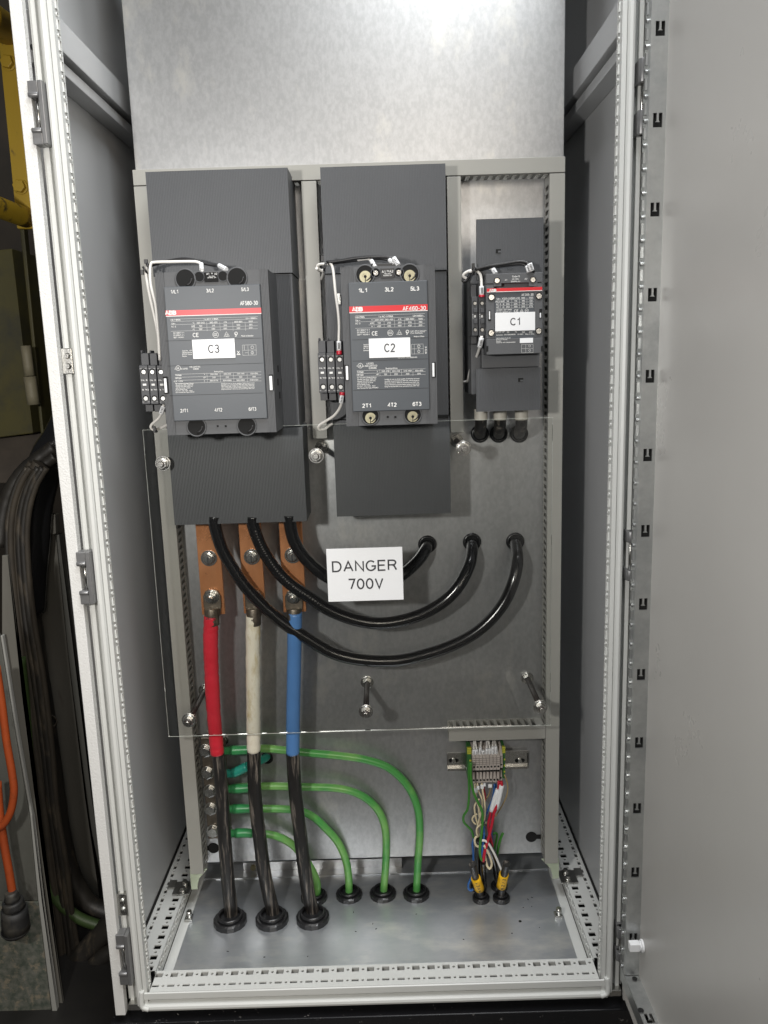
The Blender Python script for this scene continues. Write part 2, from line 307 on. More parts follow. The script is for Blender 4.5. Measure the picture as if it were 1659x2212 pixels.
# ============================================================ CABINET
cab=thing('electrical_cabinet','tall light grey steel switchgear cabinet standing open with its door swung to the right','cabinet',(0,.3,-.036))
TOP=1.98; BK=.62
for s_ in (-1,1):
    f=lambda a,b:(min(s_*a,s_*b),max(s_*a,s_*b))
    # outer side panel with textured folded front
    k=MB(); k.box(*f(.4140,.4165),.004,BK,-.03,TOP); k.box(*f(.399,.415),-.010,.004,-.034,TOP); k.build('side_panel',textpaint,cab,bevel=.0012)
    k=MB(); k.box(*f(.4112,.4138),.030,BK-.01,.006,TOP-.02); k.build('inner_side_panel',inpaint,cab); k=MB(); k.box(*f(.4092,.4130),.045,BK-.01,-.03,.0055); k.build('dark_gap_strip',void,cab)  # black strip put in for the dark gap between rail and panel
    # front frame upright: gutter, step, rounded rib, flat lip
    k=MB()
    x=[.399,.394,.394,.3885,.3885,.3815,.3815,.380,.377,.3735,.3715,.3712,.3705,.3700,.364,.364,.399]
    y=[.012,.012,.006,.006,.014,.014,-.001,-.0045,-.006,-.0045,-.001,.0015,.0015,-.0015,-.0015,.0005,.020]
    k.prism([(s_*a,b) for a,b in zip(x,y)],'z',-.022,TOP); k.build('frame_upright',paint,cab)
    cells=[];z=-.01;i=0
    while z<TOP-.03:
        cells.append((0,.022,z,z+.010,'o',.011,z+.005,.0025,.0025) if i%2 else (0,.022,z,z+.015,'r',.011,z+.0075,.0028,.0060)); z+=.010 if i%2 else .015; i+=1
    k=MB(); k.perf((s_*.364,.0005,0),(0,1,0),(0,0,1),cells,.002*s_); k.box(*f(.3665,.3685),.004,.021,-.01,TOP-.03); k.build('perforated_strip',paint,cab,recalc=False)
    # bottom side rail with two rows of openings and a perforated inner face
    cells=[];y=.045;i=0
    while y<BK-.03:
        w=.0125
        if i%2==0:
            cells.append((0,.024,y,y+w,'r',.012,y+w/2,.0060,.0052)); cells.append((.024,.046,y,y+w,'r',.037,y+w/2,.0028,.0052))
        else:
            cells.append((0,.024,y,y+w,'o',.012,y+w/2,.0024,.0024)); cells.append((.024,.046,y,y+w,'o',.037,y+w/2,.0021,.0021))
        y+=w;i+=1
    k=MB(); k.perf((s_*.363,0,0),(s_,0,0),(0,1,0),cells,.0022*s_)
    k.box(*f(.4085,.4090),.045,BK-.03,-.03,0)
    cells=[];y=.045;i=0
    while y<BK-.03:
        cells.append((y,y+.0125,-.028,0,('r' if i%2==0 else 'o'),y+.00625,-.009,.0042 if i%2==0 else .0018,.0045 if i%2==0 else .0018)); y+=.0125;i+=1
    k.perf((s_*.363,0,0),(0,1,0),(0,0,1),cells,.002*s_)
    k.build('bottom_side_rail',paint,cab,recalc=False)
    B('floor_ledge',paint,cab,(*f(.330,.3628),.044,BK-.02,-.032,-.0305))
    # horizontal strut across the side wall and its shadow gap
    B('side_strut',inpaint,cab,(*f(.374,.4110),.024,BK-.02,1.405,1.447),bevel=.001)
    B('strut_lower_flange',inpaint,cab,(*f(.382,.4110),.024,BK-.02,1.383,1.399),bevel=.001)
# front bottom rail
cells=[];x=-.3605;i=0
N=58; w=.721/N
for i in range(N):
    a=x+i*w
    if i%2==0: cells+= [(a,a+w,.022,.045,'r',a+w/2,.035,.0060,.0048),(a,a+w,-.0015,.022,'r',a+w/2,.0115,.0058,.0024)]
    else: cells+= [(a,a+w,.022,.045,'o',a+w/2,.035,.0024,.0024),(a,a+w,-.0015,.022,'o',a+w/2,.0115,.0022,.0022)]
k=MB(); k.perf((0,0,0),(1,0,0),(0,1,0),cells,.002); k.box(-.364,.364,.0435,.045,-.03,-.0005)
k.build('bottom_front_rail',paint,cab,recalc=False)
k=MB(); k.prism([(-.0015,-.0003),(-.0035,-.0015),(-.0035,-.012),(.006,-.014),(.006,-.020),(-.004,-.0215),(-.0065,-.0235),(-.0075,-.027),(-.0065,-.0305),(-.002,-.033),(.03,-.033),(.03,-.031),(.0085,-.031),(.0085,-.0125),(-.0018,-.0108),(-.0016,-.0003)],'x',-.373,.373)
k.build('bottom_sealing_lip',paint,cab,bevel=.0004)
for s_ in(-1,1):
    k=MB(); k.tube([(s_*.372,-.003,.004),(s_*.3735,-.0045,-.012),(s_*.372,-.0055,-.023),(s_*.362,-.006,-.0275)],.0042,8); k.build('weld_bead',paint,cab)
    k=MB(); k.box(*sorted((s_*.374,s_*.396)),-.004,.012,-.031,-.020); k.build('corner_bracket',steel,cab,bevel=.001)
# roof, back, floor sheet, mounting plate
B('roof',inpaint,cab,(-.4165,.4165,.004,BK,TOP,TOP+.004)); B('top_front_rail',paint,cab,(-.364,.364,0,.045,TOP-.05,TOP))
B('rear_panel',inpaint,cab,(-.408,.408,BK,BK+.004,-.03,TOP))
k=MB(); k.box(-.345,.345,.0465,.325,-.0300,-.0285); k.box(-.345,.345,.3255,.40,-.030,-.0265); k.box(-.32,.315,.3235,.3255,-.0285,-.0262)
k.build('floor_sheet',zincfl,cab,bevel=.0005)
B('rear_bottom_rail',paint,cab,(-.36,.36,.43,.47,-.03,0))
k=MB(); ZB=.047
k.box(-.3495,.3495,PL,PL+.003,ZB,1.74); k.box(-.3495,-.3465,PL+.003,PL+.02,ZB,1.74); k.box(.3465,.3495,PL+.003,PL+.02,ZB,1.74)
plate=k.build('mounting_plate',zinc,cab,bevel=.001)
for sx,px in ((1,(1148,1808)),(-1,(461,1832))):
    c=at(*px,Y=PL-.0006); k=MB(); k.cyl(c,c+Vector((0,.0004,0)),.0108,24); k.box(*sorted((c.x+sx*.006,c.x+sx*.027)),c.y-.00005,c.y+.0004,c.z-.0045,c.z+.0045); k.build('keyhole_slot',void,plate)
for px in ((970,1843),(547,1872),(720,1596)):
    pass
for px,py in ((1693,2999),(1731,2951),(1756,3019)):
    c=at(px*.6636,py*.6636,Z=-.0283); k=MB(); k.cyl(c,c+Vector((0,0,.0004)),.0028 if px==1693 else .0008,12); k.build('drilled_hole',void,cab)
for px in ((605,1608),): # screw of the rear strap
    c=at(365+.3*605,1393.6+.3*1608,Y=.34); k=MB(); k.box(c.x-.02,c.x+.30,.345,.348,c.z-.012,c.z+.010); st=k.build('rear_strap',zinc,cab)
    k=MB(); k.cyl(c,c+Vector((0,.006,0)),.0055,12); k.build('brass_screw',brass,st)
# plate brackets on the side rails
for s_ in(-1,1):
    f=lambda a,b:(min(s_*a,s_*b),max(s_*a,s_*b))
    k=MB(); k.box(*f(.335,.347),PL-.03,PL-.027,.012,.0535); k.prism([(s_*.335,.0535),(s_*.335,.018),(s_*.331,.034),(s_*.322,.045),(s_*.314,.0535)],'y',PL-.0298,PL-.0272); br=k.build('plate_bracket',brack,cab,bevel=.0005)
    k=MB(); k.box(*f(.352,.384),PL-.032,PL+.006,.0015,.0045); k.box(*f(.384,.398),PL-.012,PL+.012,.0015,.0045); k.build('rail_clamp',steel,br,bevel=.0006)
    for dy in (-.022,-.002):
        k=MB(); c=Vector((s_*.366,PL+dy,.0045)); k.cyl(c,c+Vector((0,0,.004)),.0065,12); k.cyl(c+Vector((0,0,.004)),c+Vector((0,0,.008)),.0045,6,smooth=False); k.build('clamp_screw',steel,br)
    c=at(*((745,1318) if 0 else ((409,1978) if s_<0 else (1207,1972))),Z=-.022)
    k=MB(); k.box(c.x-.008,c.x+.006,c.y-.008,c.y+.008,-.0285,-.0235); fc=k.build('floor_clip',steel,cab,bevel=.001)
    k=MB(); k.cyl((c.x,c.y,-.0235),(c.x,c.y,-.012),.0058,12,r2=.0048); k.build('clip_screw',steel,fc)
# left lock keepers on the frame
for (x0,y0,x1,y1) in ((60,178,100,315),(171,1190,205,1302),(258,2013,285,2120)):
    a=at(x0+12,y0,Y=-.006); b=at(x1-12,y1,Y=-.006); zt,zb=a.z,b.z
    k=MB(); k.box(-.3875,-.3815,-.016,.005,zb,zt); keep=k.build('lock_keeper',hinge,cab,bevel=.001)
    h=(zt-zb)
    for (q0,q1) in ((zt-h*.26,zt),(zb,zb+h*.26)):
        k=MB(); k.box(-.401,-.3878,-.014,.004,q0,q1); k.cyl((-.401,-.0135,q0+.003 if q0>zb else q1-.003),(-.3878,-.0135,q0+.003 if q0>zb else q1-.003),.0035,10); k.build('keeper_lug',hinge,keep,bevel=.001)
    k=MB(); k.cyl((-.3925,-.008,zb+h*.2),(-.3925,-.008,zt-h*.2),.0016,10); k.build('keeper_pin',steel,keep)
for (px,py0,py1) in ((143,752,808),(265,1932,1978)):
    a=at(px,py0,Y=.002); b=at(px,py1,Y=.002); k=MB(); k.box(-.399,-.384,.002,.012,b.z,a.z); kb=k.build('catch_plate',steel,cab,bevel=.001)
    for t in (.3,.7):
        z=b.z+(a.z-b.z)*t; k=MB(); k.cyl((-.390,.002,z),(-.390,-.003,z),.0045,8,r2=.003); k.build('catch_screw',steel,kb)
# right hinges
for (pyl) in ((128,180,240,292),(1147,1170,1230,1252),(2000,2022,2052,2070)):
    zz=[at(1375,p,Y=-.005).z for p in pyl]
    k=MB(); k.cyl((.391,-.004,zz[3]),(.391,-.004,zz[0]),.0022,10); hg=k.build('hinge_pin',steel,cab)
    for a,b in ((zz[1],zz[0]),(zz[3],zz[2])):
        k=MB(); k.cyl((.391,-.006,a),(.391,-.006,b),.0068,16); k.box(.3855,.3955,-.004,.012,a,b); kn=k.build('hinge_knuckle',hinge,hg,bevel=.0006)
        k=MB(); c=Vector((.3935,-.0128,(a+b)/2)); k.cyl(c,c+Vector((0,.002,0)),.0022,10); k.build('hinge_screw',steel,kn)
# plinth
B('plinth',plinthm,cab,(-.425,.425,-.012,BK,-.16,-.048),bevel=.002)
# ---- door (swung a quarter turn to the right)
door=B('door',doorpaint,cab,(.4075,.4105,-.92,-.026,-.012,TOP-.02),bevel=.0005)
B('door_outer_skin',textpaint,door,(.4105,.424,-.93,-.006,-.030,TOP-.01),bevel=.002)
B('door_edge_flange',doorpaint,door,(.396,.4105,-.014,-.008,-.030,TOP-.01),(.398,.4105,-.92,-.014,-.030,-.026),bevel=.001)
tp=[62,260,453,637,813,983,1147,1305,1457,1604,1746,1884,2026]
zs=sorted([at(1400,p,Y=-.05).z for p in tp]); 
k=MB(); cells=[]; zc=.047; 
bounds=[zc]+[(a+b)/2 for a,b in zip(zs,zs[1:])]+[zs[-1]+.06]
for i,z in enumerate(zs): cells.append((0,.0215,bounds[i],bounds[i+1],'t',.0112,z,.0058,.0085))
cells.append((0,.0215,bounds[-1],TOP-.06,None,0,0,0,0))
k.perf((.386,-.050,0),(1,0,0),(0,0,1),cells,.0025)
cells=[];z=zc;i=0
while z<TOP-.08:
    w=(.012,.017)[i%2]; cells.append((0,.024,z,z+w,'o' if i%2==0 else 'r',.013,z+w/2,.003 if i%2==0 else .002,.003 if i%2==0 else .007)); z+=w;i+=1
k.perf((.386,-.050,0),(0,1,0),(0,0,1),cells,.0025)
k.box(.3861,.4073,-.0262,-.0255,zc,TOP-.06)
k.build('door_frame_upright',tubezinc,door,recalc=False)
k=MB(); k.box(.3895,.4065,-.0455,-.0300,zc,TOP-.08); k.build('door_frame_inside',void,door)  # black filler put in so the tube looks unlit behind its slots
cells=[(0,.0215,-.115,-.050,None,0,0,0,0),(0,.0215,-.16,-.115,'t',.0112,-.132,.0058,.0085),(0,.0215,-.9,-.16,None,0,0,0,0)]
k=MB(); k.perf((.386,0,zc-.001),(1,0,0),(0,1,0),cells,.0025); k.box(.386,.3865,-.9,-.027,.022,zc-.002); k.box(.386,.4073,-.9,-.027,.0215,.022); k.build('door_frame_bottom_rail',tubezinc,door,recalc=False)
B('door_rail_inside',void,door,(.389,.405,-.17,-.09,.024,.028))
k=MB(); c=at(1384,2039,Y=-.062); k.cyl((.4073,-.066,c.z),(.4035,-.066,c.z),.0095,20); k.cyl((.4035,-.066,c.z),(.401,-.066,c.z),.0075,20); k.box(.386,.401,-.0715,-.0605,c.z-.0065,c.z+.0065); k.build('latch_stop',label,door,bevel=.0012)
for (px,py,r) in ((2066,3186,.004),(2086,3289,.0045)):
    c=at(px*.6636,py*.6636,Z=zc); k=MB(); k.cyl(c,c+Vector((0,0,.0006)),r,9); k.build('glue_spot',gland,door)
# ============================================================ WIRING DUCTS
DF=PL-.045
def vduct(x0,x1,z0,z1,label_,slots,dg=None):
    t=thing('wiring_duct',label_,'cable duct',((x0+x1)/2,PL,z0),dg)
    k=MB(); 
    for xs,sgn in ((x0+.0008,-1),(x1-.0008,1)):
        cells=[];z=z0
        while z<z1-.0125:
            cells.append((.004,.041,z,z+.0125,'r',.024,z+.00625,.0135,.0034)); z+=.0125
        cells.append((.004,.041,z,z1,None,0,0,0,0)); cells.append((0,.004,z0,z1,None,0,0,0,0))
        k.perf((xs,DF+.002,0),(0,1,0),(0,0,1),cells,.0015*sgn)
    k.box(x0+.001,x1-.001,PL-.002,PL-.0005,z0,z1)
    k.build('slotted_wall',duct,t,recalc=False)
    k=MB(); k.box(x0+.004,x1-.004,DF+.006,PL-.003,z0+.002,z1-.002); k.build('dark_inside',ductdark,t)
    k=MB(); k.box(x0,x1,DF,DF+.002,z0,z1); k.box(x0,x0+.0012,DF+.002,DF+.008,z0,z1); k.box(x1-.0012,x1,DF+.002,DF+.008,z0,z1); k.build('cover',duct,t,bevel=.0008)
    return t
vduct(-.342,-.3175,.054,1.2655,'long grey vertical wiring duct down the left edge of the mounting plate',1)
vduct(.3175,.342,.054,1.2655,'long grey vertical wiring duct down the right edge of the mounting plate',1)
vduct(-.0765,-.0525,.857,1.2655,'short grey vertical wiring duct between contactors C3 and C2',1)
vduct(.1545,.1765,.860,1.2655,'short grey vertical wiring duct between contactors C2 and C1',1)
def hduct(x0,x1,z0,z1,label_,slotz):
    t=thing('wiring_duct',label_,'cable duct',((x0+x1)/2,PL,z0))
    k=MB()
    for zz,sg in ((z0+.0008,1),(z1-.0008,-1)):
        cells=[(x0,x1,0,.004,None,0,0,0,0)];x=x0
        while x<x1-.0125:
            cells.append((x,x+.0125,.004,.041,'r',x+.00625,.024,.0034,.0135)); x+=.0125
        cells.append((x,x1,.004,.041,None,0,0,0,0))
        k.perf((0,DF+.002,zz),(1,0,0),(0,1,0),cells,.0015)
    k.box(x0,x1,PL-.002,PL-.0005,z0+.001,z1-.001); k.build('slotted_wall',duct,t,recalc=False)
    k=MB(); k.box(x0,x1,DF,DF+.002,z0,z1); k.box(x0,x1,DF+.002,DF+.008,z0,z0+.0012); k.box(x0,x1,DF+.002,DF+.008,z1-.0012,z1); k.build('cover',duct,t,bevel=.0008)
    return t
hduct(-.342,.342,1.267,1.2905,'long grey horizontal wiring duct across the top above the three contactors',1)
hduct(.143,.3170,.304,.3255,'short grey horizontal wiring duct right above the terminal blocks',1)
# ============================================================ CONTACTORS
def ribbed(k,x0,x1,yf,yb,z0,z1,pitch=.00243,g=.0009):
    n=max(2,round((x1-x0)/pitch)); p=(x1-x0)/n; g*=.85; pts=[(x0,yb),(x0,yf)]
    for i in range(n):
        a=x0+i*p
        pts+=[(a+p*.55,yf),(a+p*.62,yf+g),(a+p*.93,yf+g),(a+p,yf)]
    pts.append((x1,yb)); k.prism(pts,'z',z0,z1)
def txt(k,zf,s,x,y,hpx,Y,wpx=None,bold=0,al='C'):
    """lettering placed in the zoomed-view coordinates of one front plate"""
    p=at(*zf(x,y),Y=Y); q=at(*zf(x+100,y),Y=Y); mm=(q-p).length/100
    k.text(s,p,hpx*mm,None if wpx is None else wpx*mm,bold,al=al)
def hline(k,zf,x0,x1,y,yb,Y,t=1.2):
    a=at(*zf(x0,y),Y=Y); b=at(*zf(x1,yb),Y=Y); mm=(at(*zf(x0+100,y),Y=Y)-a).length/100; h=t*mm/2; z=(a.z+b.z)/2
    k.quad((a.x,Y,z-h),(b.x,Y,z-h),(b.x,Y,z+h),(a.x,Y,z+h))
def vline(k,zf,x,y0,y1,Y,t=1.2):
    a=at(*zf(x,y0),Y=Y); b=at(*zf(x,y1),Y=Y); mm=(at(*zf(x+100,y0),Y=Y)-a).length/100; h=t*mm/2; xx=(a.x+b.x)/2
    k.quad((xx-h,Y,b.z),(xx+h,Y,b.z),(xx+h,Y,a.z),(xx-h,Y,a.z))
def frame2(zf,x0,y0,x1,y1,Y):
    a=at(*zf(x0,y0),Y=Y); b=at(*zf(x1,y1),Y=Y); return a.x,b.x,b.z,a.z
def hole(parent,c,r,depth=.02,screw=None,name='terminal_hole'):
    k=MB(); k.cyl((c.x,c.y-.0003,c.z),(c.x,c.y+.0002,c.z),r*.97,28)
    h=k.build(name,void,parent)
    k=MB(); k.ring((c.x,c.y,c.z),(0,-1,0),r*.93,r*1.07,.0007,28,bev=.4); k.build('hole_rim',body,h)
    if r>.010: k=MB(); k.tube([(c.x+r*.1,c.y-.0005,c.z-r*.62),(c.x+r*.5,c.y-.0005,c.z-r*.35),(c.x+r*.64,c.y-.0005,c.z+r*.05)],r*.10,6,3); k.build('bore_wall',dark,h)
    if screw:
        k=MB(); s=screw*r; dz=-.22*r if screw>.6 else 0; k.cyl((c.x,c.y-.0012,c.z+dz),(c.x,c.y-.0004,c.z+dz),s,20,r2=s); k.ring((c.x,c.y-.0012,c.z+dz),(0,-1,0),s*.45,s*.62,.0004,20); sc=k.build('terminal_screw',steel if screw<.6 else agedst,h,bevel=.0003)
    return h
def abb(k,kr,zf,x0,x1,y,h,Y):
    """three heavy letters split by a fine cross, as on the front plate"""
    p0=at(*zf(x0,y),Y=Y); p1=at(*zf(x1,y),Y=Y); mm=(at(*zf(x0+100,y),Y=Y)-p0).length/100; H=h*mm
    k.text('ABB',(p0+p1)/2,H,(p1.x-p0.x),.045,th=.27)
    z=p0.z*.5+p1.z*.5; g=H*.03
    kr.quad((p0.x,Y-.0001,z-g),(p1.x,Y-.0001,z-g),(p1.x,Y-.0001,z+g),(p0.x,Y-.0001,z+g))
    for t in (.19,.545,.87):
        x=p0.x+(p1.x-p0.x)*t; kr.quad((x-g,Y-.0001,z-H*.62),(x+g,Y-.0001,z-H*.62),(x+g,Y-.0001,z+H*.62),(x-g,Y-.0001,z+H*.62))
def circ(k,zf,x,y,r,Y,t=1.6,n=24):
    c=at(*zf(x,y),Y=Y); mm=(at(*zf(x+100,y),Y=Y)-c).length/100; R=r*mm;R2=(r-t)*mm
    for i in range(n):
        a,b=2*math.pi*i/n,2*math.pi*(i+1)/n
        k.quad((c.x+R*math.cos(a),Y,c.z+R*math.sin(a)),(c.x+R*math.cos(b),Y,c.z+R*math.sin(b)),(c.x+R2*math.cos(b),Y,c.z+R2*math.sin(b)),(c.x+R2*math.cos(a),Y,c.z+R2*math.sin(a)))
def tri(k,zf,x,y,r,Y):
    c=at(*zf(x,y),Y=Y); mm=(at(*zf(x+100,y),Y=Y)-c).length/100; R=r*mm;R2=(r-3.5)*mm
    for i in range(3):
        a,b=math.pi/2+2*math.pi*i/3,math.pi/2+2*math.pi*(i+1)/3
        k.quad((c.x+R*math.cos(a),Y,c.z+R*math.sin(a)),(c.x+R*math.cos(b),Y,c.z+R*math.sin(b)),(c.x+R2*math.cos(b),Y,c.z+R2*math.sin(b)),(c.x+R2*math.cos(a),Y,c.z+R2*math.sin(a)))
    circ(k,zf,x,y+2,r*.34,Y,2)
def card(parent,zf,x0,y0,x1,y1,s,Y,hp,wp):
    a=at(*zf(x0,y0),Y=Y); b=at(*zf(x1,y1),Y=Y)
    c=B('marker_plate',label,parent,(a.x,b.x,Y,Y+.0012,b.z,a.z),bevel=.0002)
    k=MB(); mm=(b.x-a.x)/(x1-x0); k.text(s,((a.x+b.x)/2,Y-.0002,(a.z+b.z)/2),hp*mm,wp*mm,-.004); k.build('lettering',ink,c)
def auxblock(parent,x0,x1,z0,z1,Y,s='CAL 18',tiers=True,lever=False):
    w=x1-x0; g=w*.03
    k=MB(); k.box(x0+g,x1-g,Y,Y+.05,z0,z1); k.box(x0+g*2,x1-g*2,Y+.012,Y+.06,z1,z1+.018); k.box(x0+g*2,x1-g*2,Y+.014,Y+.06,z0-.012,z0)
    k.box(x0+w*.12,x0+w*.3,Y+.01,Y+.03,z1+.018,z1+.022)
    bl=k.build('auxiliary_block',aux,parent,bevel=.0006)
    h=z1-z0; cx=(x0+x1)/2
    for zz in (z0+h*.16,z1-h*.16):
        k=MB(); k.cyl((cx,Y-.0006,zz),(cx,Y+.0002,zz),w*.34,16); k.build('screw_recess',void,bl)
        k=MB(); k.cyl((cx+w*.04,Y-.0020,zz-.0006),(cx+w*.04,Y-.0005,zz-.0006),w*.24,12,r2=w*.26); k.box(cx-w*.2,cx+w*.28,Y-.0025,Y-.0020,zz-.0009,zz+.0001); k.build('block_screw',screwm,bl)
    k=MB()
    if lever:
        for zz in (z0+h*.36,z1-h*.36): k.box(x0+w*.3,x1-w*.1,Y-.004,Y-.0002,zz-h*.055,zz+h*.055)
        k.build('contact_carrier',aux,bl,bevel=.0008); k=MB()
        k.box(cx-w*.1,cx+w*.14,Y-.0006,Y-.0001,z0+h*.47,z0+h*.53)
    else:
        k.box(cx-w*.2,cx+w*.2,Y-.0006,Y-.0001,z0+h*.48,z0+h*.53)
        for q in (.92,.06):
            for xx in (.2,.8): k.text('NO' if q>.5 else 'NC',(x0+w*xx,Y-.0003,z0+h*q),w*.09,w*.22)
    k.text(s,(cx+(0 if not lever else -w*.3),Y-.0003,z0+h*(.62 if not lever else .5)),w*.17 if not lever else w*.12,w*.72 if not lever else h*.12,.01,U=(1,0,0) if not lever else (0,0,1),V=(0,0,1) if not lever else (-1,0,0))
    if not lever: k.text(s,(cx+w*.05,Y-.0003,z0+h*.375),w*.17,w*.72,.01,U=(-1,0,0),V=(0,0,-1))
    k.build('lettering',wht,bl)
    return bl
def slotwin(parent,zf,x0,y0,x1,y1,Y,lx0,ly0,lx1,ly1):
    a=at(*zf(x0,y0),Y=Y);b=at(*zf(x1,y1),Y=Y)
    w=B('latch_window',void,parent,(a.x,b.x,Y-.0006,Y+.001,b.z,a.z),bevel=.0003)
    a=at(*zf(lx0,ly0),Y=Y);b=at(*zf(lx1,ly1),Y=Y); B('white_latch',label,w,(a.x,b.x,Y-.0016,Y-.0004,b.z,a.z),bevel=.0003)
# ---------------- C3
c3=thing('contactor','large dark grey contactor marked C3, widest of the three and furthest left','contactor',(-.2,PL,.73))
Lc=PL-.11; Yb=PL-.20
k=MB(); ribbed(k,-.3045,-.0905,Lc,PL-.002,1.12,1.2725); k.build('upper_terminal_cover',cov,c3)
k=MB(); ribbed(k,-.3035,-.0915,Lc+.0015,PL-.002,.884,1.1185); k.build('base_housing',cov,c3)
k=MB(); ribbed(k,-.3025,-.0870,Lc,PL-.03,.7295,.8825); k.build('lower_terminal_cover',cov,c3)
xl,xr=-.2785,-.1165
k=MB(); k.box(xl,xr,Yb+.0012,Lc+.001,.8835,1.1165)
ribbed(k,xl,xl+.0125,Yb,Yb+.004,.8835,1.1165,.0021); ribbed(k,xr-.0125,xr,Yb,Yb+.004,.8835,1.1165,.0021)
bd=k.build('body_housing',body,c3)
k=MB(); a=frame2(z2,277,1062,985,1055,Yb); 
xa,xb=at(*z2(305,1500),Y=Yb).x,at(*z2(1010,1500),Y=Yb).x; xa=xl+.0122; xb=xr-.0122
z_t=at(*z2(630,1060),Y=Yb-.004).z; z_b=at(*z2(690,2028),Y=Yb-.004).z; Yf=Yb-.004
k.box(xa,xb,Yf,Yb+.002,z_b,z_t); fp=k.build('front_plate',face,c3,bevel=.0008)
w=MB(); r_=MB(); Yt=Yf-.0002; Yr=Yf-.0004
zt1,zt0=at(*z2(640,1231),Y=Yf).z,at(*z2(640,1270),Y=Yf).z
r_.quad((xa,Yt,zt0),(xb,Yt,zt0),(xb,Yt,zt1),(xa,Yt,zt1)); w.quad((xa,Yt,zt0-.0010),(xb,Yt,zt0-.0010),(xb,Yt,zt0),(xa,Yt,zt0))
abb(w,r_,z2,305,383,1257,32,Yr)
for s,x,y in (('1/L1',371,1105),('3/L2',627,1097),('5/L3',879,1088),('2/T1',441,1962),('4/T2',688,1956),('6/T3',933,1950)): txt(w,z2,s,x,y,26,Yr,54)
txt(w,z2,'AF580-30',908,1187,30,Yr,128)
for i,(s,x) in enumerate((('I th = 800A',380),('I e AC-1 = 800A',636),('Ui = 1000V~',925))): txt(w,z2,s,x,1308-i*6,11,Yr)
rows=[('Ue~','V','220-240','380-400','415','660-690','1000'),('AC-3','kW','160','315','355','500','355'),('','A','580','580','580','500','250')]
for j,rw in enumerate(rows):
    for s,x in zip(rw,(365,507,560,652,737,832,920)):
        if s: txt(w,z2,s,x,1334+j*23-(x-365)*.027,11.5,Yr)
for j in range(4): hline(w,z2,345 if j!=2 else 490,972,1318+j*23.5,1303+j*23.5,Yr)
hline(w,z2,345,972,1302,1286,Yr)
for x in (514,605,700,792,882): vline(w,z2,x,1322,1388,Yr)
for j,s in enumerate(('IEC 60947-4-1','EN 60947-4-1','GB/T 14048.4')): txt(w,z2,s,403,1402+j*16,10.5,Yr,76)
txt(w,z2,'CE',525,1417,30,Yr,44); circ(w,z2,668,1414,22,Yr,2.5); txt(w,z2,'CCC',668,1414,18,Yr,28); tri(w,z2,747,1416,24,Yr)
circ(w,z2,815,1406,12,Yr,4); txt(w,z2,'S',812,1418,22,Yr,14); txt(w,z2,'Made in Sweden',896,1422,11,Yr,88)
for j,s in enumerate(('Serial No.  1915','ABB Electrification','SE-721 61 Vasteras','Sweden')): txt(w,z2,s,427,1531+j*13,8.5,Yr,72 if j!=3 else 34,al='L')
txt(w,z2,'X',832,1543,26,Yr,22); hline(w,z2,820,846,1558,1558,Yr,5)
for y in (1488,1526,1562): hline(w,z2,862,960,y+1,y-1,Yr,1.3)
for x in (862,902,960): vline(w,z2,x,1488,1562,Yr,1.3)
circ(w,z2,932,1506,11,Yr,2); circ(w,z2,932,1544,10,Yr,2); vline(w,z2,874,1490,1524,Yr,2); hline(w,z2,878,900,1545,1545,Yr,1.5); vline(w,z2,932,1530,1560,Yr,1.5)
circ(w,z2,398,1655,18,Yr,2.5); txt(w,z2,'UL',398,1655,15,Yr,18); txt(w,z2,'C',377,1662,10,Yr); txt(w,z2,'US LISTED',441,1660,11,Yr,50)
txt(w,z2,'IND.CONT.EQ',519,1646,11,Yr,76); txt(w,z2,'E36588',526,1661,11,Yr,40); txt(w,z2,'Breaking all lines',690,1679,8.5,Yr,64)
rows=[('Voltage','V','200-208','220-240','440-480','550-600'),('HP-3ph','HP','250','250','500','600'),('FLA / LRA','A','664/5179','604/4688','590/4682','576/4494')]
for j,rw in enumerate(rows):
    for s,x in zip(rw,(400,588,656,752,848,945)): txt(w,z2,s,x,1705+j*23-(x-400)*.02,10.5,Yr)
for j in range(4): hline(w,z2,375,997,1698+j*22,1684+j*22,Yr)
for x in (607,702,798,896): vline(w,z2,x,1692,1755,Yr)
for j,s in enumerate(('For use with a Design B Motor','General Use 750A, 1000V AC','General Use 750A, 600V DC','with three poles in series','Horse Rating Comp','FLA 775 , LRA 4560 , 600V','Use Terminal Kit Type ATK750')): txt(w,z2,s,380,1768+j*10.5,7.5,Yr,al='L')
for j,s in enumerate(('Suitable for use on circuit capable of delivering not more','than 60kA rms symmetrical amp, 600V max. when protected by','1200 A class J fuse, or 42kA rms symmetrical amp, 600V max','when protected by a circuit breaker having an interrupting','rating not less than 1200 A rms symmetrical amp, 600V max.')): txt(w,z2,s,708,1768+j*10,7,Yr,240,al='L')
r_.build('red_stripe',red,fp); w.build('printed_text',wht,fp)
k=MB()
for y0,y1 in ((1456,1443),(1636,1624),(1850,1838)): hline(k,z2,(305 if y0<1500 else 320 if y0<1700 else 337),(998 if y0<1500 else 1013),y0,y1,Yf-.00015,2.2)
k.build('moulded_seam',void,fp)
card(c3,z2,497,1452,811,1580,'C3',Yf-.0016,62,84)
for x,y,r in ((450,1015,46),(822,1005,46),(550,998,23),(720,993,23),(530,2078,45),(892,2072,45)):
    c=at(*z2(x,y),Y=Yb-.0002); mm=.00031; hole(c3,c,r*mm)
for x in (682,740):
    a=frame2(z2,x-6,2067,x+6,2079,Yb); B('square_port',void,c3,(a[0],a[1],Yb-.0006,Yb+.001,a[2],a[3]),bevel=0)
a=frame2(z2,583,966,687,1034,Yb); cp_=B('coil_label',void,c3,(a[0],a[1],Yb-.0008,Yb+.001,a[2],a[3]),bevel=.0003)
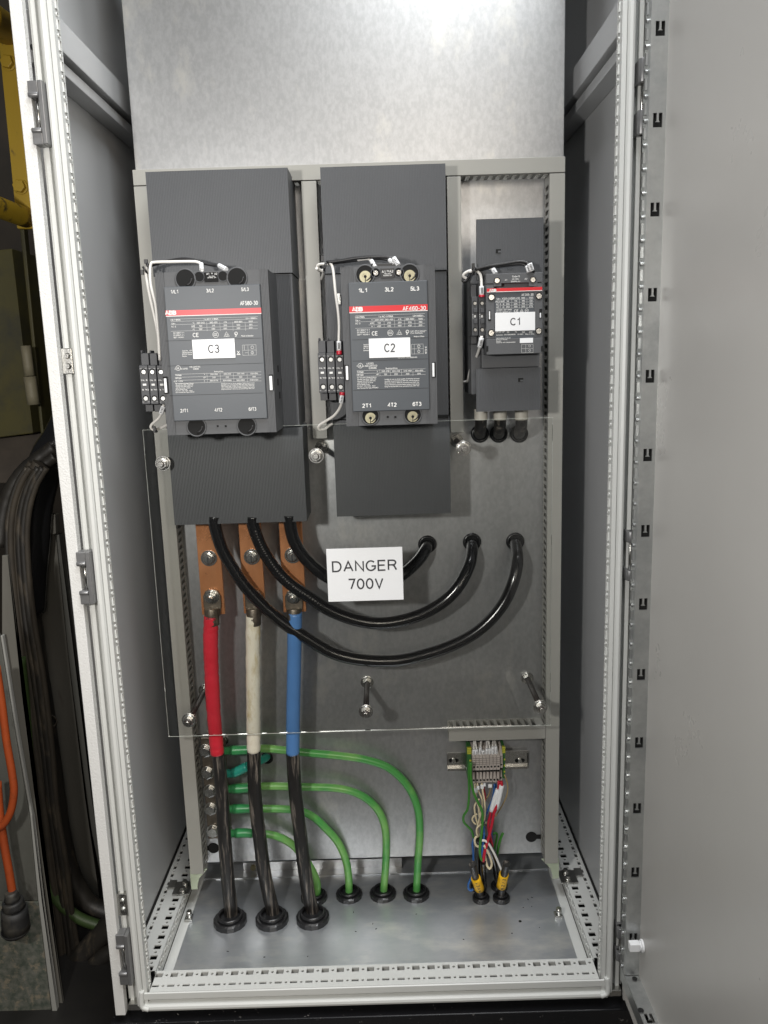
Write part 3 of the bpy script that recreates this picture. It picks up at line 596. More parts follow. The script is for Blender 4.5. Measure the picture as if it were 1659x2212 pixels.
k=MB(); txt(k,z2,'A1',611,977,15,Yb-.001,20); txt(k,z2,'70',641,974,10,Yb-.001); txt(k,z2,'A2',669,976,15,Yb-.001,20); txt(k,z2,'100-250V',640,994,8,Yb-.001); txt(k,z2,'50-60Hz , DC',641,1003,8,Yb-.001); k.build('lettering',wht,cp_)
slotwin(c3,z2,288,1716,327,1838,Yb-.004,296,1730,322,1832); slotwin(c3,z2,1050,1702,1086,1818,Yb-.0002,1054,1712,1080,1814)
k=MB(); 
for (x,y) in ((1118,1660),(1117,1755),(1147,1755),(1130,1850)):
    c=at(*z2(x,y),X=xr+.0003); k.box(xr+.0001,xr+.0005,c.y-.006,c.y+.006,c.z-.005,c.z+.005)
k.build('side_vent',void,c3)
for x0,x1 in ((115,178),(179,238),(241,300)):
    Ya=.095; a=at(*z2(x0+8,1636),Y=Ya); b=at(*z2(x1+14,1915),Y=Ya); xx0=at(*z2(x0+10,1770),Y=Ya).x; xx1=at(*z2(x1+10,1770),Y=Ya).x
    auxblock(c3,xx0,xx1,b.z,a.z,Ya)
# ---------------- C2
c2=thing('contactor','dark grey contactor marked C2 in the middle, under a red stripe','contactor',(.05,PL,.73))
Lc=PL-.10; Yb=PL-.19
k=MB(); ribbed(k,-.0420,.1480,Lc,PL-.002,1.1180,1.2735); k.build('upper_terminal_cover',cov,c2)
k=MB(); ribbed(k,-.0415,.1475,Lc+.002,PL-.002,.892,1.1165); k.build('base_housing',cov,c2)
k=MB(); ribbed(k,-.0385,.1485,Lc,PL-.03,.7335,.8905); k.build('lower_terminal_cover',cov,c2)
B('cover_catch',void,c2,(.108,.147,Lc-.0008,Lc+.004,.889,.8945))
xl,xr=-.0130,.1235
k=MB(); k.box(xl,xr,Yb+.0012,Lc+.0025,.888,1.117); ribbed(k,xl,xl+.018,Yb,Yb+.004,.888,1.117,.0021); ribbed(k,xr-.016,xr,Yb,Yb+.004,.888,1.117,.0021); k.build('body_housing',body,c2)
k=MB(); Yf=Yb-.004; xa,xb=at(*z3(423,1500),Y=Yf).x,at(*z3(983,1500),Y=Yf).x
z_t=at(*z3(690,1031),Y=Yf).z; z_b=at(*z3(715,1961),Y=Yf).z
k.box(xa,xb,Yf,Yb+.002,z_b,z_t); fp=k.build('front_plate',face,c2,bevel=.0008)
w=MB(); r_=MB(); Yt=Yf-.0002; Yr=Yf-.0004
zt1,zt0=at(*z3(700,1203),Y=Yf).z,at(*z3(700,1246),Y=Yf).z
r_.quad((xa,Yt,zt0),(xb,Yt,zt0),(xb,Yt,zt1),(xa,Yt,zt1)); w.quad((xa,Yt,zt0-.0010),(xb,Yt,zt0-.0010),(xb,Yt,zt0),(xa,Yt,zt0))
abb(w,r_,z3,434,509,1231,33,Yr); txt(w,z3,'AF460-30',881,1224,30,Yr,168)
for s,x,y in (('1L1',510,1095),('3L2',700,1088),('5L3',885,1082),('2T1',538,1925),('4T2',722,1919),('6T3',901,1913)): txt(w,z3,s,x,y,30,Yr,63,.012)
for i,(s,x) in enumerate((('I th=700A',490),('I e AC-1=700A',678),('Ui=1000V~',910))): txt(w,z3,s,x,1287-i*5,12,Yr)
rows=[('Ue ~','V','220-240','380-400','415','660-690','1000'),('AC-3','kW','132','250','250','355','280'),('','A','460','460','460','400','200')]
for j,rw in enumerate(rows):
    for s,x in zip(rw,(475,577,628,700,776,849,926)):
        if s: txt(w,z3,s,x,1311+j*23-(x-475)*.025,12,Yr)
for j in range(4): hline(w,z3,457 if j!=2 else 552,958,1298+j*23,1286+j*23,Yr)
hline(w,z3,457,958,1276,1263,Yr)
for x in (592,664,740,812,886): vline(w,z3,x,1297,1360,Yr)
for j,s in enumerate(('IEC 60947-4-1','EN 60947-4-1','GB/T 14048.4')): txt(w,z3,s,515,1381+j*16,11,Yr,90)
txt(w,z3,'CE',597,1405,30,Yr,42); circ(w,z3,709,1401,21,Yr,2.5); txt(w,z3,'CCC',709,1401,17,Yr,27); tri(w,z3,774,1402,24,Yr)
circ(w,z3,832,1392,12,Yr,4); txt(w,z3,'S',828,1404,20,Yr,14); txt(w,z3,'UK',866,1389,12,Yr,24); txt(w,z3,'CA',866,1403,12,Yr,24); txt(w,z3,'Made in China',916,1426,10,Yr,74)
for j in range(3): txt(w,z3,('ABB Ltd. Tower Court','Coventry CV6 5NX','United Kingdom')[j],884,1386+j*9,6.5,Yr,al='L')
for j,s in enumerate(('Serial N','ABB El','SE-721','Sweden')): txt(w,z3,s,516,1486+j*14,9,Yr,al='L')
txt(w,z3,'Instruction 1SFC100023-EN',832,1578,9,Yr,138)
for y in (1483,1516,1553): hline(w,z3,862,946,y,y-1,Yr,1.3)
for x in (862,882,946): vline(w,z3,x,1483,1553,Yr,1.3)
circ(w,z3,914,1498,11,Yr,2); circ(w,z3,914,1534,10,Yr,2); vline(w,z3,914,1480,1553,Yr,1.2)
txt(w,z3,'1872-6',965,1527,10,Yr) if 0 else w.text('1872-6',at(*z3(965,1527),Y=Yr),.0027,None,0,U=(0,0,1),V=(-1,0,0))
circ(w,z3,493,1637,18,Yr,2.5); txt(w,z3,'UL',493,1637,15,Yr,18); txt(w,z3,'C',471,1640,10,Yr); txt(w,z3,'US',515,1641,10,Yr); txt(w,z3,'LISTED',563,1622,13,Yr,50); txt(w,z3,'IND.CONT.EQ',571,1638,13,Yr,86); txt(w,z3,'E36588',582,1654,13,Yr,54); txt(w,z3,'Breaking all lines',718,1655,9.5,Yr,84)
rows=[('Voltage','V','200-208','220-240','440-480','550-600'),('HP-3ph','HP','150','200','400','500')]
for j,rw in enumerate(rows):
    for s,x in zip(rw,(492,617,674,750,833,916)): txt(w,z3,s,x,1681+j*22-(x-492)*.02,11.5,Yr)
for j in range(3): hline(w,z3,468,962,1672+j*21,1660+j*21,Yr)
for x in (634,711,790,872): vline(w,z3,x,1664,1710,Yr)
for j,s in enumerate(('For use with a Design B Motor','General Use 650A, 1000V AC','General Use 650A, 600V DC','with three poles in series','Horse Rating Comp','FLA 552 , LRA 3748 , 600V','Use Terminal Kit Type ATK580/3')): txt(w,z3,s,471,1724+j*12.5,8,Yr,al='L')
for j,s in enumerate(('Suitable for use on circuit capable of delivering not more','than 60kA rms symmetrical amp. 600V max. when protected by','800 A class J fuse or 42kA rms symmetrical amp. 600V max.','when protected by a circuit breaker having an interrupting','rating not less than 800 A rms symmetrical amp. 600V max.')): txt(w,z3,s,668,1736+j*13,8,Yr,250,al='L')
r_.build('red_stripe',red,fp); w.build('printed_text',wht,fp)
k=MB()
for y0,y1,x0,x1 in ((1452,1436,434,980),(1603,1590,437,982),(1811,1802,440,986)): hline(k,z3,x0,x1,y0,y1,Yf-.00015,2.2)
k.build('moulded_seam',void,fp)
card(c2,z3,553,1443,855,1574,'C2',Yf-.0016,62,80)
for x,y,r,sc in ((528,982,44,.62),(848,976,44,.62),(604,970,22,.5),(770,966,22,.5),(566,2000,42,.62),(870,1990,42,.62)):
    c=at(*z3(x,y),Y=Yb-.0002); mm=.00031; hole(c2,c,r*mm,screw=sc)
    if r>30:
        k=MB(); cc=c+Vector((0,-.0017,-.0028)); k.cyl(cc,cc+Vector((0,.0003,0)),.0022,10); k.box(cc.x-.0005,cc.x+.0005,cc.y-.0002,cc.y+.0001,cc.z-.0085,cc.z+.002); k.build('screw_socket',void,c2)
for x in (690,745):
    a=frame2(z3,x-7,2000,x+7,2013,Yb); B('square_port',void,c2,(a[0],a[1],Yb-.0006,Yb+.001,a[2],a[3]),bevel=0)
a=frame2(z3,638,938,738,1006,Yb); cp_=B('coil_label',dark,c2,(a[0],a[1],Yb-.0008,Yb+.001,a[2],a[3]),bevel=.0003)
k=MB(); txt(k,z3,'A1',660,961,18,Yb-.001,26); txt(k,z3,'70',690,956,12,Yb-.001); txt(k,z3,'A2',716,958,18,Yb-.001,28); txt(k,z3,'100-250V',689,975,9,Yb-.001,48); txt(k,z3,'50-60Hz  DC',689,987,9,Yb-.001,62); k.build('lettering',wht,cp_)
slotwin(c2,z3,379,1632,412,1744,Yb-.0002,387,1640,408,1740); slotwin(c2,z3,1008,1611,1037,1722,Yb-.0002,1010,1618,1027,1716)
B('top_catch',dark,c2,(.031,.072,Yb+.01,Yb+.03,1.117,1.122))
for x0,x1 in ((183,243),(246,306),(309,369)):
    Ya=.105; a=at(*z3(x0+8,1545),Y=Ya); b=at(*z3(x1,1833),Y=Ya); xx0=at(*z3(x0+7,1690),Y=Ya).x; xx1=at(*z3(x1+7,1690),Y=Ya).x
    auxblock(c2,xx0,xx1,b.z,a.z,Ya)
a=frame2(z3,318,1118,350,1195,.14); k=MB(); k.box(a[0],a[1],.14,.16,a[2],a[3]); k.cyl(((a[0]+a[1])/2,.139,a[3]-.006),((a[0]+a[1])/2,.142,a[3]-.006),.004,10); k.build('flange_screw',steel,c2)
# ---------------- C1
c1=thing('contactor','small dark grey contactor marked C1, smallest of the three and furthest right','contactor',(.24,PL,.9))
Lc=PL-.13; Yb=PL-.155
k=MB(); k.prism([(1.098,PL-.002),(1.098,Lc+.006),(1.188,Lc+.006),(1.188,Lc+.012),(1.172,PL-.03),(1.172,PL-.002)],'x',.1905,.2915); uc=k.build('upper_terminal_cover',cov,c1); k=MB(); ribbed(k,.191,.2915,Lc,Lc+.007,1.098,1.1865,.00243); k.build('ribbed_front',cov,uc)
k=MB(); k.prism([(.8995,PL-.002),(.8995,Lc+.006),(.970,Lc+.006),(.970,PL-.002)],'x',.1880,.2885); lc=k.build('lower_terminal_cover',cov,c1); k=MB(); ribbed(k,.1885,.2885,Lc,Lc+.007,.8995,.9655,.00243); k.build('ribbed_front',cov,lc)
for par,x,y in ((uc,425,740),(lc,594,1716)):
    a=frame2(z4,x-19,y-15,x+19,y+13,Lc); kk=B('cover_notch',void,par,(a[0],a[1],Lc-.0006,Lc+.001,a[2],a[3]),bevel=0)
    B('notch_tongue',cov,kk,(a[0]+.003,a[1],Lc-.0012,Lc-.0005,a[2]+.0005,a[2]+.0032),bevel=0)
k=MB(); k.box(.184,.291,PL-.10,PL-.002,.925,1.112); k.box(.1985,.289,Lc+.012,PL-.05,.966,1.1085); k.build('base_housing',body,c1,bevel=.001)
xl,xr=.2015,.2862
k=MB(); k.box(xl,xr,Yb+.012,PL-.09,.9865,1.1055); k.box(xl,xr,Yb,Yb+.012,1.0905,1.105); k.box(xl,xr,Yb,Yb+.012,.9865,1.010); k.box(xl,xl+.0125,Yb+.001,Yb+.012,1.0102,1.090); k.box(xr-.0125,xr,Yb+.001,Yb+.012,1.0102,1.090); k.build('body_housing',body,c1,bevel=.0008)
fp=B('front_plate',face,c1,(xl+.0127,xr-.0127,Yb+.0015,Yb+.0119,1.0103,1.0812),bevel=.0003)
zt1,zt0=at(*z4(550,1017),Y=Yb).z,at(*z4(550,1046),Y=Yb).z
rs=B('red_stripe',red,c1,(xl+.001,xr-.001,Yb-.0008,Yb+.0119,zt0,zt1),bevel=.0002)
w=MB(); r_=MB(); Yr=Yb-.0010; 
w.quad((xl+.001,Yb-.0009,zt0),(xr-.001,Yb-.0009,zt0),(xr-.001,Yb-.0009,zt0+.0008),(xl+.001,Yb-.0009,zt0+.0008))
abb(w,r_,z4,355,408,1037,22,Yr); r_.build('logo_cut',red,rs); w.build('printed_logo',wht,rs); w=MB()
Y2=Yb+.0012
txt(w,z4,'AF205-30',645,1069,18,Y2,92)
rows=[('Ue~  V','220-240','380-415','690','1000'),('AC-3 kW','55','110','160','132'),('AC-3  A','205','205','185','100'),('AC-1  A','350','350','300','275')]
for j,rw in enumerate(rows):
    for s,x in zip(rw,(437,496,555,613,671)): txt(w,z4,s,x,1099+j*21.5-(x-437)*.03,12.5,Y2)
for j in range(4): hline(w,z4,410,692,1110+j*21.5,1101+j*21.5,Y2)
for x in (467,526,584,641): vline(w,z4,x,1088,1172,Y2)
txt(w,z4,'Ui=1000V~ GB/T 14048.4',468,1184,9.5,Y2,116); txt(w,z4,'IEC/EN 60947-4-1',465,1201,10,Y2,112)
txt(w,z4,'CE',560,1192,21,Y2,34); tri(w,z4,601,1192,17,Y2); circ(w,z4,639,1189,14,Y2,2); txt(w,z4,'CCC',639,1189,11,Y2,18)
for s,x in (('3P-HP-HP',438),('60',498),('75',556),('150',613),('200',669)): txt(w,z4,s,x,1352,12,Y2)
txt(w,z4,'Instruction  1SFC100006M0201    XL-94091    Made in China',552,1370,8.5,Y2,286)
w.build('printed_text',wht,fp); w=MB()
txt(w,z4,'A1',482,958,13,Yb-.0012); txt(w,z4,'Code-13',557,930,13,Yb-.0012,58); txt(w,z4,'100-250V',554,951,10,Yb-.0012,54); txt(w,z4,'50/60Hz, d.c.',556,968,10,Yb-.0012,74); txt(w,z4,'A2',633,950,13,Yb-.0012)
w.build('coil_text',wht,c1); w=MB()
for j,s in enumerate(('ABB Electrification Sweden AB','SE 721 61 Vasteras','Sweden','Serial No. 8T1180040044000')): txt(w,z4,s,408,1400+j*11,7,Yb-.0003,(108,84,38,146)[j],al='L')
for y in (1447,1478,1510): hline(w,z4,600,688,y,y-2,Yb-.0003,1.2)
for x in (600,632,688): vline(w,z4,x,1445,1510,Yb-.0003,1.2)
circ(w,z4,661,1458,8,Yb-.0003,1.6); circ(w,z4,661,1492,8,Yb-.0003,1.6)
w.build('printed_text',wht,c1)
k=MB(); k.text('3/L2',at(*z4(510,876),Y=Yb+.02),.0034); 
a=frame2(z4,587,1399,687,1433,Yb); B('blank_label',label,c1,(a[0],a[1],Yb-.0005,Yb+.0002,a[2],a[3]),bevel=.0001); k.build('lettering',ink,c1)
a=at(*z4(400,1210),Y=Yb-.0016); card(c1,z4,400,1208,703,1338,'C1',Yb-.0006,56,76)
for x,y,r in ((372,1090,19),(732,1080,19),(370,1359,19),(730,1346,19),(414,963,17),(686,957,17)):
    c=at(*z4(x,y),Y=Yb+(.0008 if 1050<y<1370 else -.0004)); h=hole(c1,c,r*.00030,name='screw_recess'); k=MB(); k.cyl(c+Vector((0,-.0012,0)),c+Vector((0,-.0004,0)),r*.00021,12); k.box(c.x-.0007,c.x+.0007,c.y-.0016,c.y-.0012,c.z-r*.0002,c.z+r*.0002); k.build('body_screw',steel,h)
slotwin(c1,z4,347,1190,368,1268,Yb+.0008,352,1196,362,1256); slotwin(c1,z4,735,1177,754,1248,Yb+.0008,737,1208,747,1244)
for x0,x1 in ((388,447),(655,718)):
    a=frame2(z4,x0,915,x1,1006,Yb); B('coil_terminal',body,c1,(a[0],a[1],Yb-.0004,Yb+.004,a[2],a[3]),bevel=.0003)
for x in (341,755):
    a=frame2(z4,x-7,1458,x+7,1500,Yb); B('side_notch',void,c1,(a[0],a[1],Yb-.0005,Yb+.001,a[2],a[3]),bevel=0)
for x0,x1 in ((222,270),(274,324)):
    Ya=.13; a=at(*z4(x0,1085),Y=Ya); b=at(*z4(x1,1380),Y=Ya); xx0=at(*z4(x0,1230),Y=Ya).x; xx1=at(*z4(x1,1230),Y=Ya).x
    auxblock(c1,xx0,xx1,b.z,a.z,Ya,'CAL18',lever=True)
# ============================================================ CONTROL WIRES
def wire(name,label_,m,zf,pts,Y0,Y1,r,cat='wire',group=None,parent=None,fl=None):
    q=[zf(p[0],p[1])+tuple(p[2:]) for p in pts] if zf else pts
    k=MB(); k.tube(P3(q,Y0,Y1,fl),r,10,5); o=k.build(name,m,parent)
    if not parent: tag(o,label_,cat,group)
    return o
def sleeve(par,m,zf,pts,Y0,Y1,r,name='marker_sleeve',marks=0):
    q=[zf(*p) for p in pts] if zf else pts
    k=MB(); V=P3(q,Y0,Y1); k.tube(V,r,12,4); o=k.build(name,m,par)
    if marks:
        k=MB(); a,b=V[0],V[-1]
        for i in range(marks):
            t=.22+.56*i/(marks-1); c=a.lerp(b,t); k.box(c.x-r*.4,c.x+r*.4,c.y-r-.0003,c.y-r-.0001,c.z-.0006,c.z+.0006)
        k.build('sleeve_print',ink,o)
    return o
W='control wire'
o=wire('control_wire','black coil wire arching left over contactor C3 from its A2 terminal',dark,z2,[(748,965,.09),(735,945),(700,918),(630,910),(560,893),(500,875),(420,870),(330,885),(240,905),(180,925)],.10,.12,.0024,W)
sleeve(o,label,z2,[(745,946),(692,917)],.088,.098,.0036,marks=5)
o=wire('control_wire','white coil wire from A1 of contactor C3 looping down to its auxiliary blocks',wwire,z2,[(572,975,.09),(568,915),(540,893),(480,888),(350,890),(230,893),(203,905),(195,960),(200,1050),(215,1120),(235,1200),(248,1330),(258,1450),(266,1600)],.105,.10,.0021,W)
sleeve(o,label,z2,[(568,950),(564,903)],.094,.10,.0033,marks=4)
wire('control_wire','second white wire hanging left of contactor C3, bowed outward',wwire,z2,[(185,920),(165,950),(172,1020),(188,1110),(210,1210),(235,1320),(252,1420),(262,1560)],.12,.10,.0021,W)
k=MB(); c=at(*z2(180,905),Y=.118); k.ring(c-Vector((0,.003,.004)),(1,0,.5),.003,.0055,.003); k.box(c.x-.004,c.x+.001,.112,.116,c.z,c.z+.006); c=at(*z2(155,955),Y=.12); k.ring(c,(1,.2,.6),.004,.0065,.003); k.box(c.x-.004,c.x,.113,.118,c.z-.006,c.z+.001)
tag(k.build('cable_tie',dark),'black cable tie bundling the wires at top left of contactor C3','cable tie')
o=wire('control_wire','white wire loop hanging below the auxiliary blocks of contactor C3',wwire,z2,[(296,1900),(285,1960),(262,2010),(225,2045),(205,2065),(202,2085),(222,2100),(262,2092),(295,2075),(330,2060)],.10,.15,.0021,W)
sleeve(o,label,z2,[(292,1930),(274,1985)],.10,.10,.0034,marks=4)
k=MB(); c=at(*z2(232,2100),Y=.125); k.ring(c-Vector((0,.002,0)),(.8,.2,.3),.003,.005,.003); k.box(c.x-.001,c.x+.002,.118,.122,c.z-.004,c.z+.006); tag(k.build('cable_tie',dark),'small black cable tie on the wire loop below contactor C3','cable tie')
# C2
o=wire('control_wire','black coil wire arching left over contactor C2 from its A2 terminal',dark,z3,[(775,935,.085),(765,905),(730,870),(680,855),(560,855),(450,865),(350,882),(250,893)],.095,.12,.0024,W)
sleeve(o,label,z3,[(768,915),(733,862)],.085,.09,.0037,marks=4)
o=wire('control_wire','lower black wire running beside the black coil wire of contactor C2',dark,z3,[(750,935,.085),(735,905),(700,878),(640,866),(540,868),(450,880),(350,893),(260,900)],.105,.13,.0022,W)
sleeve(o,label,z3,[(738,910),(702,876)],.09,.097,.0033,marks=4)
o=wire('control_wire','white coil wire from A1 of contactor C2 curling around the duct at left',wwire,z3,[(604,945,.085),(598,922),(570,882),(540,868),(450,880),(340,895),(260,905),(205,907),(182,922),(200,945),(225,958)],.10,.16,.0021,W)
sleeve(o,label,z3,[(602,930),(572,882)],.088,.096,.0033,marks=4)
o=wire('control_wire','white wire dropping straight into the auxiliary blocks of contactor C2',wwire,z3,[(250,893),(278,900),(295,940),(305,1020),(315,1120),(333,1250),(340,1350),(338,1460),(341,1560)],.12,.108,.0021,W)
sleeve(o,label,z3,[(339,1460),(340,1528)],.1,.1,.0034,marks=6); sleeve(o,rwire,z3,[(340,1530),(342,1558)],.1,.1,.0042,'ferrule')
wire('control_wire','grey-white wire tucked behind the duct left of contactor C2',wwire,z3,[(178,935),(200,955),(230,950),(222,985),(212,1015)],.15,.20,.0021,W)
k=MB(); c=at(*z3(243,895),Y=.115); k.ring(c-Vector((.003,.002,.006)),(1,.1,-.3),.0035,.0062,.0035); k.box(c.x-.006,c.x-.002,.107,.111,c.z+.001,c.z+.009); tag(k.build('cable_tie',dark),'black cable tie bundling the wires at top left of contactor C2','cable tie')
o=wire('control_wire','white wire loop hanging below the auxiliary blocks of contactor C2',wwire,z3,[(362,1830),(358,1900),(340,1950),(300,2000),(240,2038),(200,2065),(190,2085),(205,2100),(240,2092),(265,2072),(290,2055)],.105,.16,.0021,W)
sleeve(o,label,z3,[(362,1850),(354,1908)],.105,.105,.0034,marks=4); sleeve(o,rwire,z3,[(363,1828),(362,1850)],.105,.105,.0042,'ferrule')
# C1
o=wire('control_wire','upper black wire arching left over contactor C1',dark,z4,[(690,900,.115),(682,872),(655,835),(620,820),(560,820),(470,835),(350,852),(235,880)],.11,.13,.0024,W)
sleeve(o,label,z4,[(680,890),(660,832)],.11,.11,.0038,marks=4)
o=wire('control_wire','lower black wire arching left over contactor C1',dark,z4,[(665,905,.115),(655,875),(635,850),(600,836),(540,838),(450,850),(350,864),(240,888)],.115,.135,.0024,W)
sleeve(o,label,z4,[(658,900),(642,852)],.112,.115,.0034,marks=4)
o=wire('control_wire','white coil wire from A1 of contactor C1 curling to the duct',wwire,z4,[(408,925,.115),(398,895),(380,875),(350,866),(300,870),(240,882),(195,893),(165,912),(160,930),(180,945)],.125,.15,.0023,W)
sleeve(o,label,z4,[(406,912),(384,876)],.118,.122,.0036,marks=4)
o=wire('control_wire','white wire dropping into the auxiliary blocks of contactor C1',wwire,z4,[(200,893),(250,892),(280,905),(293,940),(297,1010),(298,1085)],.135,.128,.0023,W)
sleeve(o,label,z4,[(297,1005),(298,1072)],.125,.125,.0037,marks=5); sleeve(o,rwire,z4,[(298,1072),(298,1088)],.125,.125,.0044,'ferrule')
wire('control_wire','black wire loop held at the duct left of contactor C1',dark,z4,[(165,890),(160,935),(158,968),(185,960),(205,925),(215,895)],.16,.16,.0024,W)
k=MB(); c=at(*z4(235,878),Y=.132); k.ring(c-Vector((.002,.004,.002)),(1,.1,0),.004,.0068,.0035); k.box(c.x-.003,c.x+.001,.122,.126,c.z,c.z+.008); tag(k.build('cable_tie',dark),'black cable tie bundling the wires at top left of contactor C1','cable tie')
o=wire('control_wire','grey-white wire trailing down left from the auxiliary blocks of contactor C1',wwire,z4,[(298,1385),(288,1440),(270,1510),(240,1580),(212,1640),(198,1700),(190,1725),(165,1731)],.13,.225,.0022,W)
sleeve(o,label,z4,[(298,1398),(282,1468)],.13,.135,.0038,marks=5)
# ============================================================ C1 feed cables and grommets
def grommet(c,ro,ri,label_,group=None,d=(0,-1,0),h=.006):
    k=MB(); k.ring(c,d,ri,ro,h,28,bev=.35); k.cyl(c,Vector(c)+Vector(d)*h*.25,ri*1.02,20); o=k.build('grommet',gland); return tag(o,label_,'grommet',group)
for i,(x,nm) in enumerate(((283,'left'),(425,'middle'),(580,'right'))):
    xt=(292,438,600)[i]
    g=at(*z4(x,2122),Y=PL-.0005); grommet(g,.0155,.010,'black rubber plate grommet under contactor C1, %s of the three'%nm)
    q=[z4(xt,1940)+(.19,),z4(xt,1985)+(.19,),z4(xt,2030)+(.192,),z4(xt-3,2075)+(.205,),z4(x+3,2112)+(.235,),z4(x+2,2125)+(.262,)]
    k=MB(); k.tube(P3(q,.19),.0098,16,6); o=k.build('feeder_cable',dusty); tag(o,'short black cable with cream sleeve leaving contactor C1, %s of the three'%nm,'cable')
    k=MB(); k.tube(P3([z4(xt,1935),z4(xt,1985),z4(xt,2018)],.19),.0108,18,4); k.build('cream_sleeve',mat('dull_grey_sleeve',(.46,.44,.38),.5),o)
# ============================================================ BIG LOOP CABLES
loops=[([(463.8,1115),(463.8,1133.4),(477.8,1181),(500.2,1223),(531,1268),(567.4,1307),(609.4,1343.4),(663.6,1379),(714.6,1409),(763,1423),(816.6,1428),(867.6,1425.6),(918.6,1413.7),(969.6,1396.7),(1020.6,1371),(1061.4,1337),(1092,1296.4),(1110.7,1252),(1117.5,1215,.222),(1115.8,1187,.245),(1112.4,1172,.262)],(1112.4,1169),'outermost and lowest hanging of the three glossy black looping cables'),
([(546,1115),(546.4,1133.4),(560.4,1172.6),(578.6,1206),(603.8,1239.8),(634.6,1267.8),(671,1292),(713,1319),(765.6,1339),(816.6,1346.7),(867.6,1340.6),(918.6,1323.6),(962.8,1296.4),(993.4,1262.4),(1013.8,1221.6,.222),(1019.5,1192,.243),(1019.2,1174,.262)],(1019.2,1170),'middle glossy black looping cable passing just under the danger sign'),
([(625,1112),(626.2,1130.6),(634.6,1167),(654.2,1200.6),(682.2,1228.6),(710,1248),(745,1263),(790,1270),(835,1260),(871,1240),(901.6,1213,.225),(918,1190,.243),(922.7,1178,.262)],(922.7,1175),'innermost glossy black looping cable passing behind the danger sign')]
for i,(pts,g,lb) in enumerate(loops):
    k=MB(); k.tube(P3(pts,.165,.215),.0103,20,7); o=k.build('power_cable',cable); tag(o,lb,'cable')
    if i==1:
        Pp=k.path; s='FLEXIBLE FOR FIXED APPLICATION ONLY) 01/2024 H 0114M'[::-1]; k=MB(); n=len(Pp)
        st=8
        L=0; pos=[]
        for a,b in zip(Pp[st:],Pp[st+1:]): L+=(b-a).length; pos.append((L,a,b))
        for j,ch in enumerate(s):
            if ch==' ': continue
            t=.006+j*.0034
            for l,a,b in pos:
                if l>=t:
                    d=(b-a).normalized(); nrm=Vector((0,-1,0)).cross(d).normalized()*-1; 
                    ce=a.lerp(b,.5)-nrm*.003+Vector((0,-.0102,0)); k.text(ch,ce,.0026,U=-d,V=nrm); break
        k.build('printed_text',mat('faded_cable_print',(.22,.21,.20),.6),o)
    gg=at(*g,Y=PL-.0005); grommet(gg,.0162,.0108,'black rubber grommet in the plate where the %s loop cable enters'%('outermost','middle','innermost')[i])
# ============================================================ COPPER BARS, LUGS, PHASE CABLES
YB=.200
bars=[(-.279,-.2395,(451,1206),'left'),(-.207,-.1695,(544,1203),'middle'),(-.139,-.100,(632,1200),'right')]
for i,(x0,x1,bolt,nm) in enumerate(bars):
    z0=at(456,1328,Y=YB).z
    t=thing('copper_busbar','%s flat copper busbar hanging below contactor C3'%nm,'busbar',((x0+x1)/2,YB,z0))
    B('bar',copper,t,(x0,x1,YB,YB+.009,z0,.80),bevel=.0012)
    c=at(*bolt,Y=YB-.002); k=MB(); k.cyl((c.x,YB,c.z),(c.x,YB-.002,c.z),.0138,28); k.cyl((c.x,YB-.002,c.z),(c.x,YB-.0045,c.z),.0115,28,r2=.0100); k.cyl((c.x,YB-.0045,c.z),(c.x,YB-.010,c.z),.0088,6,smooth=False); k.cyl((c.x,YB-.010,c.z),(c.x,YB-.0112,c.z),.0052,12); k.build('bolt',steel,t,bevel=.0004)
    k=MB(); k.box(c.x-.0006,c.x+.0006,YB-.0125,YB-.0113,c.z-.008,c.z+.005); k.build('witness_mark',ink,t)
gx=[(497,1983),(587.5,1980),(675.4,1977)]
spec=[(rsl,'red',[(457,1330),(455,1380),(457,1450),(461,1530),(466,1590),(469.5,1628)],[(469.5,1626),(473,1640),(476.6,1678.5),(480.5,1723.5),(483.5,1783.5),(486.5,1828.5),(492.5,1903.5),(499.5,1975)],.0128,.0116),
(wsl,'cream white',[(547,1330),(546.5,1400),(547,1480),(547.5,1560),(548,1623)],[(548,1621),(548.6,1640),(549.5,1693.5),(554,1753.5),(561.5,1813.5),(569,1873.5),(581,1933.5),(590,1971)],.0126,.0120),
(bsl,'blue',[(636.5,1323),(636,1400),(634.5,1480),(633,1560),(632.5,1628)],[(632.5,1626),(633.5,1640),(636.4,1693.5),(642.4,1753.5),(650,1813.5),(657.4,1873.5),(666.4,1933.5),(675.4,1968)],.0126,.0118)]
